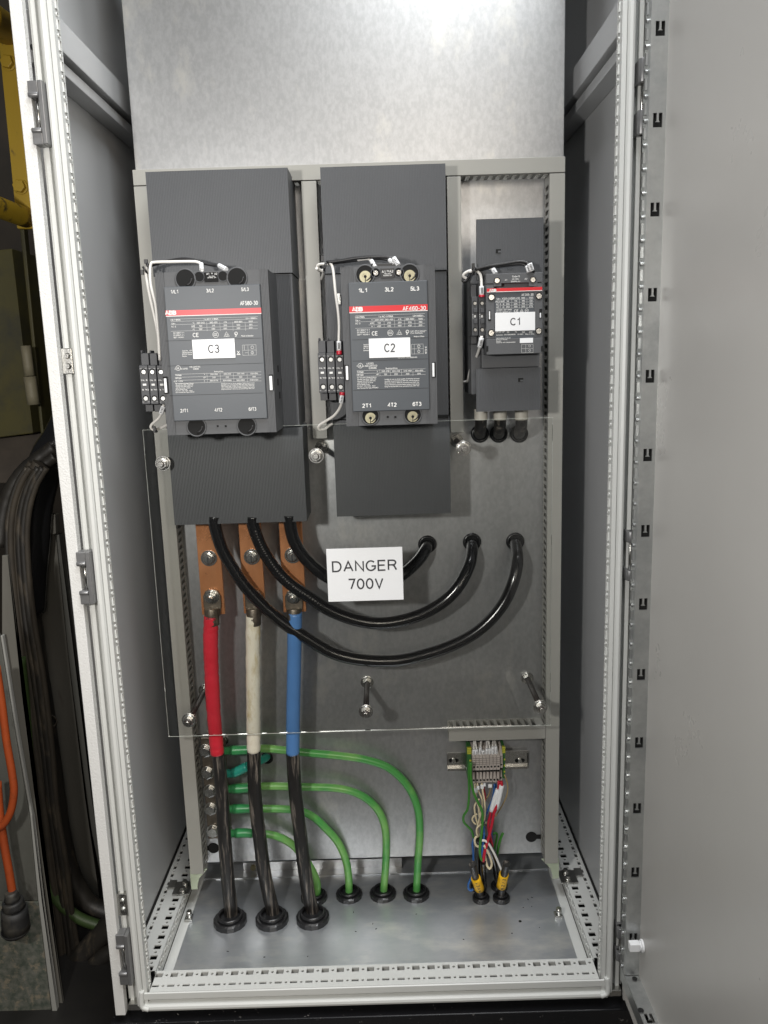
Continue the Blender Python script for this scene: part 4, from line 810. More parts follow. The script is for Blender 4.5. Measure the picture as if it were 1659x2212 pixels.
for i,(m_,cn,pa,pb,r0,r1) in enumerate(spec):
    x0,x1,_,nm=bars[i]; cx=pa[0][0]
    t=thing('phase_cable','thick dusty black power cable with long %s heat-shrink sleeve at its top'%cn,'cable',at(*pb[-1],Z=-.0285))
    yj=.185; yf=at(*pb[-1],Z=-.02).y
    k=MB(); k.tube(P3(pb,yj,yf)+[at(*gx[i],Z=-.03)+Vector((0,0,-.01))],.0118 if i else .0114,18,7,taper=.0128,jit=.012); k.build('jacket',dusty,t)
    random.seed(3+i); k=MB(); k.tube(P3(pa,yj,yj),r0,24,12,taper=r1,jit=.042 if i<2 else .015); k.build('heat_shrink_sleeve',m_,t)
    # crimped lug
    ztop=at(cx,1273,Y=YB-.004).z; zlb=at(cx,1332,Y=YB-.006).z; xc=at(cx+1,1300,Y=YB-.006).x if i<2 else (x0+x1)/2
    k=MB(); pts=[(xc-.0150,zlb+.018),(xc-.0150,ztop-.012),(xc-.0105,ztop-.003),(xc-.004,ztop),(xc+.004,ztop),(xc+.0105,ztop-.003),(xc+.0150,ztop-.012),(xc+.0150,zlb+.018),(xc+.0118,zlb),(xc-.0118,zlb)]
    k.prism(pts,'y',YB-.0055,YB-.0003); k.tube([(xc,yj+.002,zlb+.016),(xc,yj,zlb+.004),(xc,yj,zlb-.012)],.0125,20,4,taper=.0120); lg=k.build('cable_lug',lug,t,bevel=.0012)
    if i==0:
        k=MB(); k.text('240-12',(xc,yj-.0128,zlb+.0035),.004,.016); k.build('stamped_marking',ink,lg)
    c=Vector((xc,YB-.0055,ztop-.0125)); k=MB(); k.cyl(c,c+Vector((0,-.002,0)),.0125,24); k.cyl(c+Vector((0,-.002,0)),c+Vector((0,-.004,0)),.011,24); k.cyl(c+Vector((0,-.004,0)),c+Vector((0,-.011,0)),.0088,6,smooth=False); k.cyl(c+Vector((0,-.011,0)),c+Vector((0,-.020,0)),.0050,14); k.build('lug_bolt',steel,t,bevel=.0004)
# gland nuts on the floor sheet
def glandnut(px,ro,ri,h,label_,z=-.0285,sides=16,group=None):
    c=at(*px,Z=z+h*.5); c=Vector((c.x,c.y,z))
    k=MB(); k.ring(c,(0,0,1),ri*1.15,ro,h*.62,48,outer=sides,bev=.25); k.ring(c+Vector((0,0,h*.6)),(0,0,1),ri,ri*1.28,h*.4,32,bev=.3); k.cyl(c,c+Vector((0,0,h*.55)),ri*1.16,24); o=k.build('cable_gland',gland); return tag(o,label_,'cable gland',group)
for p_,n_ in zip(gx,('red-sleeved','cream-sleeved','blue-sleeved')): glandnut(p_,.0295,.0185,.018,'large black gland nut on the floor sheet around the %s cable'%n_)
for p_,n_ in zip(((678.4,1933.4),(754,1928),(827,1926),(899,1926)),('behind the blue-sleeved cable, leftmost green one','second from the left of the green-cable row','third from the left of the green-cable row','at the right end of the green-cable row')): glandnut(p_,.0245,.0150,.014,'medium black gland nut %s'%n_)
# ============================================================ EARTH BAR AND GREEN CABLES
YE=.248
t=thing('earth_bar','slotted grey metal earth bar with five hex bolts beside the left duct','earth bar',at(450,1808,Y=YE))
a=at(433,1595,Y=YE); b=at(466,1812,Y=YE); k=MB(); k.box(a.x,a.x+.045,YE,YE+.005,b.z,a.z); k.box(a.x,a.x+.04,YE+.005,PL,b.z+.02,b.z+.04); k.box(a.x,a.x+.04,YE+.005,PL,a.z-.04,a.z-.02); k.build('bar',lug,t,bevel=.001)
z5=lambda x,y:(365+.3*x,1393.6+.3*y)
for (x,y) in ((262,760),(277,920),(294,1050),(300,1178),(317,1338)):
    c=at(*z5(x,y),Y=YE-.002); k=MB(); k.cyl((c.x,YE,c.z),(c.x,YE-.0025,c.z),.0128,24); k.cyl((c.x,YE-.0025,c.z),(c.x,YE-.010,c.z),.0098,6,smooth=False); k.build('earth_bolt',steel,t,bevel=.0007)
k=MB(); c=at(486,1598,Y=PL-.0005); k.cyl(c,c+Vector((0,-.004,0)),.0075,20); k.cyl(c+Vector((0,-.004,0)),c+Vector((0,-.006,0)),.004,12); tag(k.build('plate_screw',steel),'small silver round-head screw in the plate beside the red sleeve','screw')
rows=[([(470,1624),(497,1621),(533,1618.6),(575,1617),(620,1621),(665,1626),(730,1632),(790,1641),(840,1659),(880,1697),(902,1745),(907,1800),(903,1860),(900,1922)],'topmost and longest green earth cable sweeping to the right-hand gland',grn,.0072,(478,555)),
([(470,1706),(492.5,1704),(515,1701),(545,1699),(590,1698),(650,1699.6),(730,1703),(780,1718),(815,1748),(832,1790),(834,1850),(829,1922)],'second longest green earth cable, bending down to the third gland',grn,.0072,(480,540)),
([(472,1748),(495.5,1747.6),(530,1746),(575,1747),(611,1747.6),(650,1752),(680,1767),(704,1789.6),(730,1819.6),(747,1858),(753,1895),(754,1924)],'third longest green earth cable, bending down to the second gland',grn,.0072,(483,545)),
([(475,1801),(498.5,1800),(530,1801),(575,1801.6),(605,1809),(629,1822.6),(647,1840.6),(666,1866),(679,1890),(685,1910),(685,1930)],'lowest and shortest green earth cable, ducking behind the blue-sleeved cable',grn,.0072,(488,545))]
for pts,lb,m_,r,(l0,l1) in rows:
    V=P3(pts,.236,None,-.02); V.append(V[-1]+Vector((0,0,-.012)))
    k=MB(); k.tube(V,r,16,7); o=k.build('earth_cable',m_); tag(o,lb,'earth cable')
    y0=pts[1][1]; 
    k=MB(); k.tube(P3([(l0-8,y0+1),(l0+8,y0+1),(l0+24,y0)],.234),.0070,16,4); k.build('lug_barrel',grnd,o)
    k=MB(); k.tube(P3([(l0+20,y0),(l0+45,y0-1),(l1,pts[2][1])],.234),.0087,16,4,taper=.0078); k.build('heat_shrink_sleeve',grnd,o)
    for q in pts[4:-1:3]:
        pass
pts=[(472,1674),(489.5,1671),(506,1669.6),(527,1659,.238),(557,1645,.243),(572,1638,.256),(577,1634,.272)]
k=MB(); k.tube(P3(pts,.236),.0075,16,7); o=k.build('earth_cable',teal); tag(o,'short teal earth cable turning up into a hole in the plate','earth cable')
k=MB(); k.tube(P3([(503,1670),(515,1665),(535,1655)],.235),.0088,16,4); k.build('heat_shrink_sleeve',teal,o)
grommet(at(577,1637,Y=PL-.0005),.0115,.0085,'black grommet swallowing the teal earth cable',h=.003)
# ============================================================ STAND-OFFS, ACRYLIC SHEET, SIGN
so=thing('standoff_bolt','','stand-off bolt',(0,0,0))
k=MB(); k.cyl((0,-.001,0),(0,-.140,0),.0050,14); k.build('threaded_rod',rod,so)
k=MB(); k.cyl((0,-.0005,0),(0,-.0025,0),.0118,24); k.cyl((0,-.0025,0),(0,-.0045,0),.0102,24,r2=.0092); k.cyl((0,-.0045,0),(0,-.0125,0),.0083,6,smooth=False); k.build('base_nut',steel,so,bevel=.0004)
k=MB(); k.cyl((0,-.1160,0),(0,-.1230,0),.0085,6,smooth=False); k.build('back_nut',steel,so,bevel=.0004)
k=MB(); k.cyl((0,-.1262,0),(0,-.1278,0),.0122,28); k.cyl((0,-.1278,0),(0,-.1300,0),.0108,28,r2=.0095); k.cyl((0,-.1300,0),(0,-.1375,0),.0083,6,smooth=False); k.build('front_nut',steel,so,bevel=.0004)
k=MB(); k.cyl((0,-.138,0),(0,-.1425,0),.0043,14); k.build('rod_end',steel,so,bevel=.0005)
for ob in so.children:
    pass
tips=[((348,1003),'stand-off bolt holding the acrylic sheet, upper left over the left duct'),((682,986),'stand-off bolt holding the acrylic sheet, between contactors C3 and C2'),((1003,970),'stand-off bolt holding the acrylic sheet, upper right beside contactor C2'),((405,1562),'stand-off bolt with dark rod holding the acrylic sheet, lower left over the left duct'),((790,1543),'stand-off bolt with dark rod, lower middle below the looping cables'),((1170,1533),'stand-off bolt with dark rod, lower right above the short duct')]
for i,(q,lb) in enumerate(tips):
    o=so if i==0 else copy_tree(so); c=at(*q,Y=PL-.138); o.location=(c.x,PL,c.z); tag(o,lb,'stand-off bolt','stand-off bolts of the acrylic sheet')
Ya=PL-.1260
k=MB(); k.box(-.3365,.3085,Ya,Ya+.003,.3690,.8865); ac=k.build('acrylic_sheet',acr); tag(ac,'large clear acrylic safety sheet held in front of the lower cables by bolts','acrylic sheet')
k=MB(); k.box(-.3375,.3095,Ya,Ya+.003,.3684,.3689); k.box(-.3375,.3095,Ya+.0002,Ya+.0006,.8866,.8869); k.box(-.3371,-.3366,Ya+.001,Ya+.0016,.3690,.8865); k.box(.3086,.3089,Ya+.0012,Ya+.0016,.3690,.8865); k.build('cut_edge',acre,ac)
t=B('danger_sign',label,None,(-.0565,.0665,Ya-.0022,Ya-.0006,.5975,.6860),bevel=.0003); tag(t,'white plastic sign reading DANGER 700V on the clear sheet','sign')
sg=(Ya-.0025)
k=MB(); k.text('DANGER',(.0045,sg,.6565),.0185,.106,-.006); k.text('700V',(.0055,sg,.6265),.0185,.058,-.006); k.build('lettering',ink,t)
# tilt slightly as in the photograph
# ============================================================ DIN RAIL AND TERMINALS
z6=lambda x,y:(929+.24*x,1526.3+.24*y)
YD=PL-.008; a=at(*z6(155,418),Y=YD); b=at(*z6(885,566),Y=YD)
t=thing('din_rail','galvanised mounting rail carrying the beige terminal blocks','mounting rail',((a.x+b.x)/2,PL,b.z))
zt,zb=a.z,b.z+.0015; zm=(zt+zb)/2
k=MB(); k.prism([(YD,zt),(YD,zt-.0045),(PL-.0015,zt-.0045),(PL-.0015,zb+.0045),(YD,zb+.0045),(YD,zb),(YD+.001,zb),(YD+.001,zb+.0035),(PL-.0005,zb+.0035),(PL-.0005,zt-.0035),(YD+.001,zt-.0035),(YD+.001,zt)],'x',a.x,b.x); k.build('rail',steel,t)
for x in (212,808):
    c=at(*z6(x,487),Y=PL-.0025); k=MB(); k.cyl((c.x,PL-.0016,c.z),(c.x,PL-.0055,c.z),.0050,14,r2=.004); k.build('rail_screw',steel,t,bevel=.0004)
    k=MB(); k.cyl((c.x-.006,PL-.0019,c.z),(c.x-.006,PL-.0017,c.z),.0035,12); k.cyl((c.x+.006,PL-.0019,c.z),(c.x+.006,PL-.0017,c.z),.0035,12); k.box(c.x-.006,c.x+.006,PL-.0019,PL-.0017,c.z-.0035,c.z+.0035); k.build('rail_slot',void,t)
z7=lambda x,y:(995.4+.088*x,1579.4+.088*y)
YT=PL-.052
def xat(px,py,Y=YT): return at(*z7(px,py),Y=Y).x
zT=at(*z7(620,640),Y=YT).z; zM=at(*z7(620,955),Y=YT).z; zL=at(*z7(620,1200),Y=YT+.012).z
def tblock(x0,x1,lab,m_,group,narrow=False,yo=0):
    w=x1-x0; tt=thing('terminal_block',lab,'terminal block',((x0+x1)/2,PL,zL),group)
    k=MB(); k.prism([(PL-.012,zT+.010),(YT+.022,zT+.010),(YT+yo,zT),(YT+yo,zM),(YT+yo+.006,zM-.003),(YT+yo+.010,zM-.006),(YT+yo+.009,zL-.003),(YT+yo+.022,zL-.010),(PL-.012,zL-.010)],'x',x0+.00025,x1-.00025); k.build('housing',m_,tt,bevel=.0003)
    k=MB(); cx=(x0+x1)/2
    k.cyl((cx,YT+yo-.0003,zM+.0065),(cx,YT+yo+.0002,zM+.0065),w*.30,12); k.cyl((cx,YT+yo+.0082,zL+.002),(cx,YT+yo+.009,zL+.002),w*.30,12)
    k.box(cx-w*.28,cx+w*.28,YT+yo+.003,YT+yo+.0068,zM-.0052,zM-.0012)
    for j in range(4): k.box(x0+.0004,x1-.0004,YT+yo-.00025,YT+yo+.0001,zT-.0022-j*.0038,zT-.0016-j*.0038)
    k.build('wire_entry',void,tt); return tt
xs=[xat(285+i*85,900) for i in range(9)]
ordn=['left','second left','third left','fourth left','fifth left','sixth left','seventh left','right']
for i in range(8): tblock(xs[i],xs[i+1],('beige terminal block on the rail, %s of the row of eight'%('leftmost' if i==0 else 'rightmost' if i==7 else ('second','third','fourth','fifth','sixth','seventh')[i-1]+' from the left')),term,'terminal blocks on the mounting rail')
tblock(xat(968,900),xat(1045,900),'set-back beige terminal block at the right end of the row',term,'terminal blocks on the mounting rail',yo=.006)
for x0,x1,lb in ((180,275,'left'),(1048,1112,'right')):
    a0,a1=xat(x0,900),xat(x1,900); tt=thing('earth_terminal','yellow and green striped earth terminal at the %s end of the blocks'%lb,'terminal block',((a0+a1)/2,PL,zL),'earth terminals')
    k=MB(); k.box(a0,a1,YT+.012,PL-.010,zL+.002,zT+.012)
    k.build('housing',dgreen,tt,bevel=.0005); k=MB()
    for j in range(4): k.box(a0-.0003,a1+.0003,YT+.0105,YT+.016,zT+.0015+j*.0032,zT+.0036+j*.0032)
    for j in range(3): k.box(a0+(a1-a0)*.5,a1+.0003,YT+.0112,YT+.016,zM-.012+j*.012,zM-.009+j*.012)
    k.build('yellow_band',ygreen,tt)
g='white labelled wires entering the terminal blocks from above'
for i,(xt,yt,xm,ym,xb) in enumerate(((325,235,318,450,318),(352,235,388,450,388),(505,235,480,400,468),(560,470,550,470,562),(640,235,638,430,642),(685,235,712,430,722),(795,235,782,380,800),(838,235,855,370,882))):
    k=MB()
    if i!=3: k.tube(P3([z7(xt,yt-30)+(YT+.035,),z7(xt,yt)+(YT+.030,),z7((xt+xm)/2,(yt+ym)/2)+(YT+.020,),z7(xm,ym)+(YT+.012,),z7(xb,600)+(YT+.010,)],.2),.0019,8,4)
    else: k.tube(P3([z7(xm,ym),z7(xb,600)],YT+.012),.0019,8,4)
    o=k.build('control_wire',wwire); tag(o,'white labelled wire from the short duct into the terminal row, %s from the left'%('first','second','third','fourth','fifth','sixth','seventh','eighth')[i],'wire',g)
    k=MB(); V=P3([z7(xm,ym),z7(xb,620)],YT+.008); k.tube(V,.0027,12,3); s_=k.build('marker_sleeve',label,o)
    k=MB()
    for j in range(5):
        c=V[0].lerp(V[-1],.2+.14*j); k.box(c.x-.0009,c.x+.0009,c.y-.0031,c.y-.0028,c.z-.0004,c.z+.0004)
    k.build('sleeve_print',ink,s_)
# ---- loose wires below the terminals
def lw(lb,m_,pts,Y0,Y1,r=.0017,zf=z6,nm='wire'):
    return wire(nm,lb,m_,zf,pts,Y0,Y1,r,'wire')
lw('green wire bowing furthest left below the terminal blocks',gwire,[(362,500),(352,560),(350,650),(352,760),(348,850),(335,930),(302,985),(305,1040),(340,1080),(375,1120),(390,1170),(408,1215)],.205,.23,.0022)
lw('green wire crossing in front of the cream wires below the terminals',gwire,[(368,505),(365,580),(372,680),(395,780),(430,860),(462,920),(473,990),(468,1100),(455,1200),(448,1290),(455,1350),(468,1385)],.20,.205,.0024)
lw('cream wire with white marker, leftmost below the terminal blocks',cream,[(405,690),(408,780),(425,860),(440,930),(445,1010),(455,1080)],.225,.225)
lw('cream wire snaking between the green and red wires',cream,[(425,690),(435,760),(462,820),(470,900),(450,990),(430,1060),(432,1130),(455,1190)],.225,.222)
lw('cream wire running straight then hooking left above the black jacket',cream,[(465,690),(475,770),(490,850),(495,950),(488,1015),(460,1060),(425,1090),(418,1130),(432,1175)],.222,.215)
lw('cream wire curling into a small bump on the left of the bundle',cream,[(445,830),(418,860),(400,900),(405,960),(420,1030),(440,1090)],.23,.228)
lw('cream wire bowed outward to a left-hand loop',cream,[(425,965),(395,985),(380,1010),(390,1040),(415,1060)],.23,.23)
lw('cream wire crossing behind the red wires',cream,[(490,1050),(520,1040),(545,1020)],.23,.235)
lw('cream wire ring curled at the mouth of the left black jacket',cream,[(425,1170),(408,1180),(402,1215),(415,1250),(445,1265)],.21,.21,.0021)
lw('cream wire hanging in a long narrow loop between the jackets',cream,[(485,1250),(520,1310),(545,1370),(555,1420),(540,1458),(520,1445),(505,1400),(495,1330),(490,1280)],.205,.215,.0021)
lw('thin tan wire falling from the right-hand earth terminal',tan,[(670,615),(690,670),(700,730),(690,800),(655,880),(620,940),(588,990)],.215,.24,.0012)
lw('short thin tan wire below the middle of the terminals',tan,[(540,700),(542,750),(525,800),(500,840)],.225,.235,.0012)
lw('dark red wire between the cream wires below the terminals',rwire,[(478,700),(482,740),(492,790),(494,850)],.23,.235,.0021)
o=lw('red wire in a white sleeve, left one of the pair',rwire,[(618,672),(616,740),(590,830),(552,930),(540,990),(525,1050),(527,1110),(545,1180),(560,1260)],.215,.225,.0026)
sleeve(o,label,z6,[(611,745),(575,850),(552,942)],.214,.214,.0042,'white_sleeve')
o=lw('red wire in a white sleeve, right one of the pair reaching lowest',rwire,[(640,672),(645,720),(622,820),(595,910),(575,960),(556,1060),(535,1150),(510,1240),(492,1310),(478,1395)],.213,.205,.0028)
sleeve(o,label,z6,[(645,708),(622,820),(596,915)],.212,.212,.0042,'white_sleeve')
lw('dark blue wire slanting behind the white-sleeved red wires',blu,[(580,695),(572,780),(555,850),(525,920),(500,985),(482,1050)],.232,.225,.0019)
lw('second dark blue wire beside the slanting blue one',blu,[(592,695),(588,780),(560,960),(552,1100),(560,1230)],.238,.235,.0019)
lw('blue wire dropping between the black jackets',blu,[(482,1080),(486,1150),(480,1220),(468,1300),(460,1360)],.21,.205,.0020)
lw('blue wire on the outer left of the black jackets',blu,[(395,1190),(382,1240),(388,1300),(390,1360),(388,1410)],.22,.22,.0021)
lw('blue wire curled into a loop on the floor sheet at left',blu,[(378,1520),(362,1560),(345,1600),(347,1640),(368,1655),(388,1642)],.225,.222,.0021)
lw('white wire bridging from the left jacket to the right tagged cable',wwire,[(465,1205),(495,1208),(530,1240),(565,1300),(600,1370),(625,1430),(642,1470)],.205,.215,.0022)
lw('green wire stub bent into a hook, behind the right jacket',gwire,[(568,1150),(585,1138),(603,1150),(598,1200),(585,1260),(582,1330)],.245,.25,.0022)
lw('straight dark green wire stub pointing up to the right',gwire,[(655,1140),(635,1190),(618,1250),(605,1320),(600,1380)],.245,.25,.0026)
for x,y,w_,h_ in ((412,758,34,36),(432,735,26,28),(469,725,30,34),(492,708,20,24),(541,718,34,26)):
    a=at(*z6(x-w_/2,y-h_/2),Y=.219); b=at(*z6(x+w_/2,y+h_/2),Y=.219); tag(B('wire_marker',label,None,(a.x,b.x,.219,.2225,b.z,a.z)),'small white wire marker clip %s below the terminal blocks'%{412:'lowest and leftmost',432:'second from left',469:'in the middle',492:'fourth from left, half hidden',541:'furthest right'}[x],'wire marker','white wire marker clips')
# black jackets with tags
def jacket(lb,pts,Y0,r,fl=None,Y1=None):
    k=MB(); V=P3([z6(*p[:2])+tuple(p[2:]) for p in pts],Y0,Y1,fl); 
    if fl is not None: V.append(V[-1]+Vector((0,0,-.012)))
    k.tube(V,r,14,6); o=k.build('signal_cable',cable); return tag(o,lb,'cable')
jacket('black signal cable rising behind the left yellow tag',[(432,1180),(432,1300),(436,1400),(445,1500),(440,1595)],.222,.0062,-.015)
jacket('black sleeve around the red wire end, between the two tags',[(478,1395),(480,1480),(483,1560),(480,1610)],.210,.0055,-.01)
jacket('thick black signal cable curving right behind the right yellow tag',[(470,1190),(505,1230),(545,1300),(580,1380),(600,1460),(618,1560),(620,1590)],.215,.0085,-.015)
for lb,pts,tg,s in (('black cut cable stub with yellow tag reading HVC1',[(382,1415),(395,1480),(415,1560),(440,1640),(452,1690)],((410,1540),(445,1640)),'HVC1'),('black cut cable stub with yellow tag reading H2/2',[(688,1410),(675,1470),(662,1530),(645,1620),(642,1690)],((665,1505),(641,1618)),'H2/2')):
    V=P3([z6(*p) for p in pts],.205,None,-.015); V.append(V[-1]+Vector((0,.004,-.014)))
    k=MB(); k.tube(V,.0068,14,6); o=k.build('signal_cable',dusty); tag(o,lb,'cable')
    a=at(*z6(*tg[0]),Y=.202+(.01 if 0 else 0)); b=at(*z6(*tg[1]),Y=.214)
    a=at(*z6(*tg[0]),Y=V[0].lerp(V[-2],.45).y-.001); b=at(*z6(*tg[1]),Y=V[0].lerp(V[-2],.80).y-.001)
    k=MB(); k.tube([a,b],.0090,18,4); y_=k.build('yellow_tag',ytag,o)
    d=(a-b).normalized(); nrm=Vector((0,-1,0)); nrm=(nrm-d*nrm.dot(d)).normalized(); side=nrm.cross(d).normalized(); side=side if side.x>0 else -side
    c=(a+b)/2+nrm*.0093; k=MB()
    Ld=(a-b).length
    for j,ch in enumerate(s): k.text(ch,b.lerp(a,.14+.24*j)+nrm*.0093,.0060,.0042 if ch!='/' else .003,.01,U=d,V=-side)
    k.build('lettering',ink,y_)
for p_,n_ in zip(((1039,1936),(1083,1936),(1034,1911),(1078.5,1910)),('front left, under the HVC1 tag','front right, under the H2/2 tag','rear left, behind the HVC1 tag','rear right, behind the H2/2 tag')): glandnut(p_,.0155,.0085,.014,'small round black gland of the signal cables, %s'%n_,sides=24)
# ============================================================ SURROUNDINGS ON THE LEFT
def setting(name,m_,*boxes):
    k=MB()
    for b in boxes: k.box(*b)
    o=k.build(name,m_); return tag(o,kind='structure')
k=MB(); random.seed(11)
for i in range(16):
    x,y,a=random.uniform(-.31,.3),random.uniform(.06,.24),random.uniform(0,3.1); l=random.uniform(.0015,.005); k.cyl((x,y,-.0278),(x+l*math.cos(a),y+l*math.sin(a),-.0278),.0006,6)
tag(k.build('wire_clippings',ink),'tiny dark wire clippings and specks scattered on the floor sheet','debris',kind='stuff')
setting('floor',darkfloor,(-3,3,-2.5,2.5,-.2,-.161)); setting('wall',darkwall,(-3,3,1.6,1.65,-.16,2.6))
def poly(name,m_,pts,Y,th,label_,cat,parent=None,group=None):
    k=MB(); k.prism([(at(*p,Y=Y).x,at(*p,Y=Y).z) for p in pts],'y',Y,Y+th); o=k.build(name,m_,parent,bevel=.002); 
    if not parent: tag(o,label_,cat,group)
    return o
t=thing('yellow_guard_frame','worn yellow steel guard frame with hex bolts and welded rungs','guard frame',at(50,494,Y=.35))
poly('flat_upright',ypaint,[(-6,55),(60,55),(130,494),(37,494)],.35,.012,'','',t)
for (x,y) in ((75,545),(180,1615)):
    c=at(x/4,y/4,Y=.349); k=MB(); k.cyl(c,c+Vector((0,-.002,0)),.0125,20); k.cyl(c+Vector((0,-.002,0)),c+Vector((0,-.011,0)),.0108,6,smooth=False,rot=.3); k.build('hex_bolt',ypaint,t,bevel=.001)
for a_,b_,r in (((-40,25),(13,62),.024),((-50,430),(55,470),.017)):
    k=MB(); p=at(*a_,Y=.20); q=at(*b_,Y=.345); k.tube([p,p.lerp(q,.5),q],r,18,3); k.build('welded_rung',ypaint,t)
z6b=lambda x,y:(.27*x,531+.27*y)
poly('olive_locker',opaint,[z6b(-60,40),z6b(95,20),z6b(265,1500),z6b(-60,1540)],.62,.25,'faded olive painted steel locker behind the cabinet at left','locker')
t=tag(poly('angle_post',opaint,[z6b(150,-200),z6b(185,-200),z6b(350,1510),z6b(325,1510)],.50,.02,'narrow faded yellow angle post between locker and cabinet','post'),None)
k=MB(); k.tube([at(*z6b(205,800),Y=.45),at(*z6b(238,1040),Y=.45)],.0095,14,3); k.tube([at(*z6b(238,1046),Y=.45),at(*z6b(270,1270),Y=.45)],.0115,14,3); tag(k.build('vertical_pipe',mat('dirty_cream_pipe',(.20,.18,.12),.6)),'short dirty cream pipe with coupling beside the angle post','pipe')
poly('floor_plate_step',mat('dusty_concrete_ledge',(.045,.037,.03),.8,c2=(.08,.065,.05),scale=20),[z6b(-60,1545),z6b(330,1500),z6b(470,1560),z6b(300,1900),z6b(-60,1900)],.66,.2,'dusty dark ledge under the olive locker','ledge')
zc7=lambda x,y:(.28*x,1128+.28*y)
t=thing('steel_column','grey steel column with folded edge standing just left of the cabinet','column',at(190,2000,Y=.45))
poly('web',gsteel,[zc7(280,-110),zc7(425,60),zc7(520,1000),zc7(655,2133),(225,2010),(175,2010),zc7(510,2133),zc7(330,900),zc7(262,400)],.45,.006,'','',t)
poly('flange',gsteel,[zc7(372,-60),zc7(425,-60),zc7(432,90),zc7(400,100)],.43,.02,'','',t); poly('flange_lip',mat('dark_steel_edge',(.09,.09,.08),.6),[zc7(428,95),zc7(455,95),zc7(700,2133),(238,2000),zc7(655,2133),zc7(520,1000)],.455,.02,'','',t)
t=thing('peeling_column','grey steel column with peeling rust patina at the far left edge','column',at(60,2210,Y=.15))
poly('web',mat('stained_column_paint',(.10,.10,.088),.65,0,c2=(.06,.06,.05),scale=14,c3=(.03,.028,.022),scale3=20,thr=(.54,.66),stretch=(1,1,.5),bump=.4,bscale=70),[(-20,1340),(0,1374),(36,1600),(64,1760),(82,1947),(10,1947),(-20,1947)],.15,.006,'','',t); poly('rusty_foot',patina,[(-20,1947.5),(82,1947.5),(112,2195),(24,2204),(-20,2204)],.15,.006,'','',t)
poly('bright_edge',mat('chipped_edge_paint',(.28,.28,.26),.6),[(0,1373),(5,1373),(41,1600),(69,1760),(88,1947),(125,2197),(113,2195),(82,1947),(64,1760),(36,1600)],.147,.01,'','',t)
poly('rear_post',gsteel,[(4,1200),(16,1200),(46,1500),(90,1850),(140,2200),(126,2200),(86,1947),(66,1760),(38,1600),(4,1373)],.165,.006,'','',t)
# hoses and cables
def hose(lb,m_,pts,Y0,Y1,r,nm='hose',cat='hose',jit=.03):
    k=MB(); k.tube(P3(pts,Y0,Y1),r,14,7,jit=jit); return tag(k.build(nm,m_),lb,cat)
hose('thick glossy black hose bending from behind the cabinet down to the left',cable,[(150,905),(128,950),(105,985),(88,1040),(76,1100),(72,1160),(66,1230),(62,1320)],.42,.40,.032,jit=.008)
hose('dusty black cable over the thick hose, outer curve',grime,[(118,965),(85,990),(50,1020),(24,1060),(8,1110),(0,1180)],.38,.36,.014,'cable','cable')
hose('second dusty black cable hugging the thick hose',grime,[(120,985),(90,1010),(62,1045),(40,1090),(28,1150),(22,1230),(30,1330),(55,1480),(80,1620),(110,1780)],.37,.34,.011,'cable','cable')
hose('grimy black main cable running down behind the columns',grime,[(62,1300),(75,1400),(95,1540),(112,1660),(128,1780),(150,1880),(190,1950),(240,1975)],.40,.36,.020,'cable','cable')
hose('dusty brown cable in the middle of the hanging bundle',grime2,[(84,1000),(58,1045),(42,1100),(38,1180),(48,1320),(66,1460),(88,1620),(103,1740),(118,1860),(132,1960),(142,2060),(150,2180)],.33,.30,.011,'cable','cable')
hose('thin dusty brown cable left of the hanging bundle',grime2,[(70,1000),(40,1050),(24,1120),(22,1230),(36,1380),(54,1520),(74,1680),(92,1820),(104,1920)],.35,.34,.008,'cable','cable')
for i,(dx,r_,m_) in enumerate(((8,.006,grime),(-9,.006,grime2),(18,.007,grime),(26,.0055,grime2),(-17,.005,grime))):
    hose('thin grimy cable strand in the hanging bundle, %s'%('just right of the brown cable','left of the brown cable','right side of the bundle','rightmost strand of the bundle','leftmost strand of the bundle')[i],m_,[(75+dx,1010),(52+dx,1050),(36+dx,1110),(33+dx,1190),(46+dx,1330),(66+dx*1.1,1470),(87+dx,1625),(102+dx*.8,1745),(117+dx,1865),(131+dx*.9,1965),(143+dx,2070),(150+dx,2190)],.32,.29,r_,'cable','cable')
hose('dark green cable curving behind the steel column to the cabinet base',olgreen,[(42,1420),(52,1520),(62,1640),(72,1731),(82,1800),(94,1875),(112,1925),(137,1958),(175,1985),(225,2003)],.30,.30,.011,'cable','cable',jit=.004)
hose('upper dirty black hose sweeping right under the cabinet',grime,[(128,2215),(135,2150),(165,2080),(200,2040),(250,1985),(275,1965)],.28,.30,.022)
hose('lower dirty black hose sweeping right under the cabinet',grime,[(145,2215),(158,2150),(190,2100),(225,2065),(270,2040)],.26,.28,.016)
t=hose('orange rubber cable ending in a black plug, hanging at far left',orange,[(-6,1690),(0,1760),(10,1830),(19,1880),(28,1935)],.10,.10,.0068,'extension_cable','cable',jit=.004)
for p0,p1,r0,r1 in (((24,1926),(27,1945),.010,.013),((27,1945),(31,1962),.017,.018),((31,1962),(35,2008),.021,.023),((34,2008),(35,2016),.024,.020)):
    k=MB(); k.tube([at(*p0,Y=.095),at(*p1,Y=.095)],r0,18,3,taper=r1); k.build('plug_body' if r0>.015 else 'plug_collar',mat('dusty_black_plug',(.012,.012,.012),.6,c3=(.05,.045,.035),scale3=30),t)
k=MB(); k.tube([at(35,2014,Y=.095),at(36,2030,Y=.095)],.004,10,2); k.build('plug_pin',brass,t)
hose('loop of orange rubber cable along the left picture edge',orange,[(-8,1440),(4,1520),(14,1600),(26,1670),(30,1710),(24,1750),(10,1778),(-6,1790)],.08,.09,.0062,'extension_cable','cable',jit=.004)
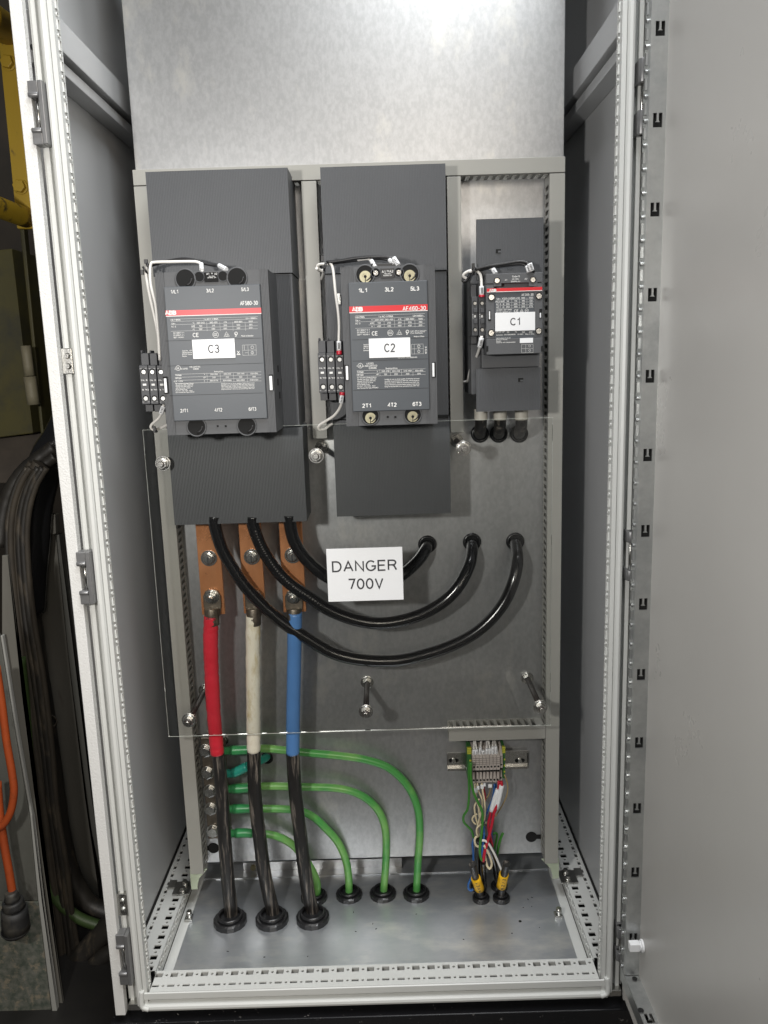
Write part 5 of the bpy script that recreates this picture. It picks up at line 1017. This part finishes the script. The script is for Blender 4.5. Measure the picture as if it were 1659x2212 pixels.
for i,(x,y) in enumerate(((92,1560),(80,1595),(123,1885),(110,1935))):
    c=at(x,y,Y=.335); k=MB(); k.ring(c-Vector((0,0,.003)),(.25,-.15,1),.024,.0265,.006,20); tag(k.build('cable_tie',grime2),'dusty cable tie round the hanging bundle, %s from the top'%('first','second','third','fourth')[i],'cable tie','dusty ties on the hanging cable bundle')
for i,(y0,y1,m_) in enumerate(((1240,1320,'a'),(1500,1560,'b'),(1820,1890,'c'))):
    a=at(160,y0,Y=.75); b=at(260,y1,Y=.75); tag(B('junk_box',mat('brown_cardboard',(.16,.10,.04),.8,c2=(.09,.06,.03),scale=20),None,(a.x,b.x,.75,.85,b.z,a.z)),'brown dusty box glimpsed behind the steel column, %s'%('upper','middle','lower')[i],'box','dusty boxes behind the column')
# ============================================================ LIGHT
wd=bpy.data.worlds.new('World'); S.world=wd; wd.use_nodes=True; wd.node_tree.nodes['Background'].inputs[0].default_value=(.85,.95,1,1); wd.node_tree.nodes['Background'].inputs[1].default_value=.025
def area(name,loc,to,sx,sy,e,col):
    l=bpy.data.lights.new(name,'AREA'); l.shape='RECTANGLE'; l.size=sx; l.size_y=sy; l.energy=e; l.color=col
    o=bpy.data.objects.new(name,l); COL.objects.link(o); o.location=loc; o.rotation_euler=(Vector(to)-Vector(loc)).to_track_quat('-Z','Y').to_euler(); return o
area('work_lamp',(-.42,-1.14,1.08),(0,.27,.75),.07,.07,11,(1,.97,.93))
area('ceiling_lamp',(.50,-1.0,2.5),(.1,.3,.9),.8,.3,20,(.93,.97,1))
area('high_bay_lamp',(.12,-.48,2.9),(0,.0,0),.9,.3,34,(.97,.98,1))
area('hall_lamp',(.45,-1.9,3.3),(0,.2,.5),1.2,.8,7,(1,.95,.88))
area('front_fill_light',(.95,-2.7,1.62),(-.1,.2,.6),1.3,1.1,30,(1,.90,.78))  # unseen fill light added to brighten the left wall and lower plate
vs=S.view_settings; vs.view_transform='Standard'; vs.look='None'; vs.exposure=0; vs.gamma=1; vs.use_curve_mapping=False
S.render.engine='CYCLES'; S.cycles.max_bounces=8; S.cycles.transparent_max_bounces=12
S.render.resolution_x=768; S.render.resolution_y=1024
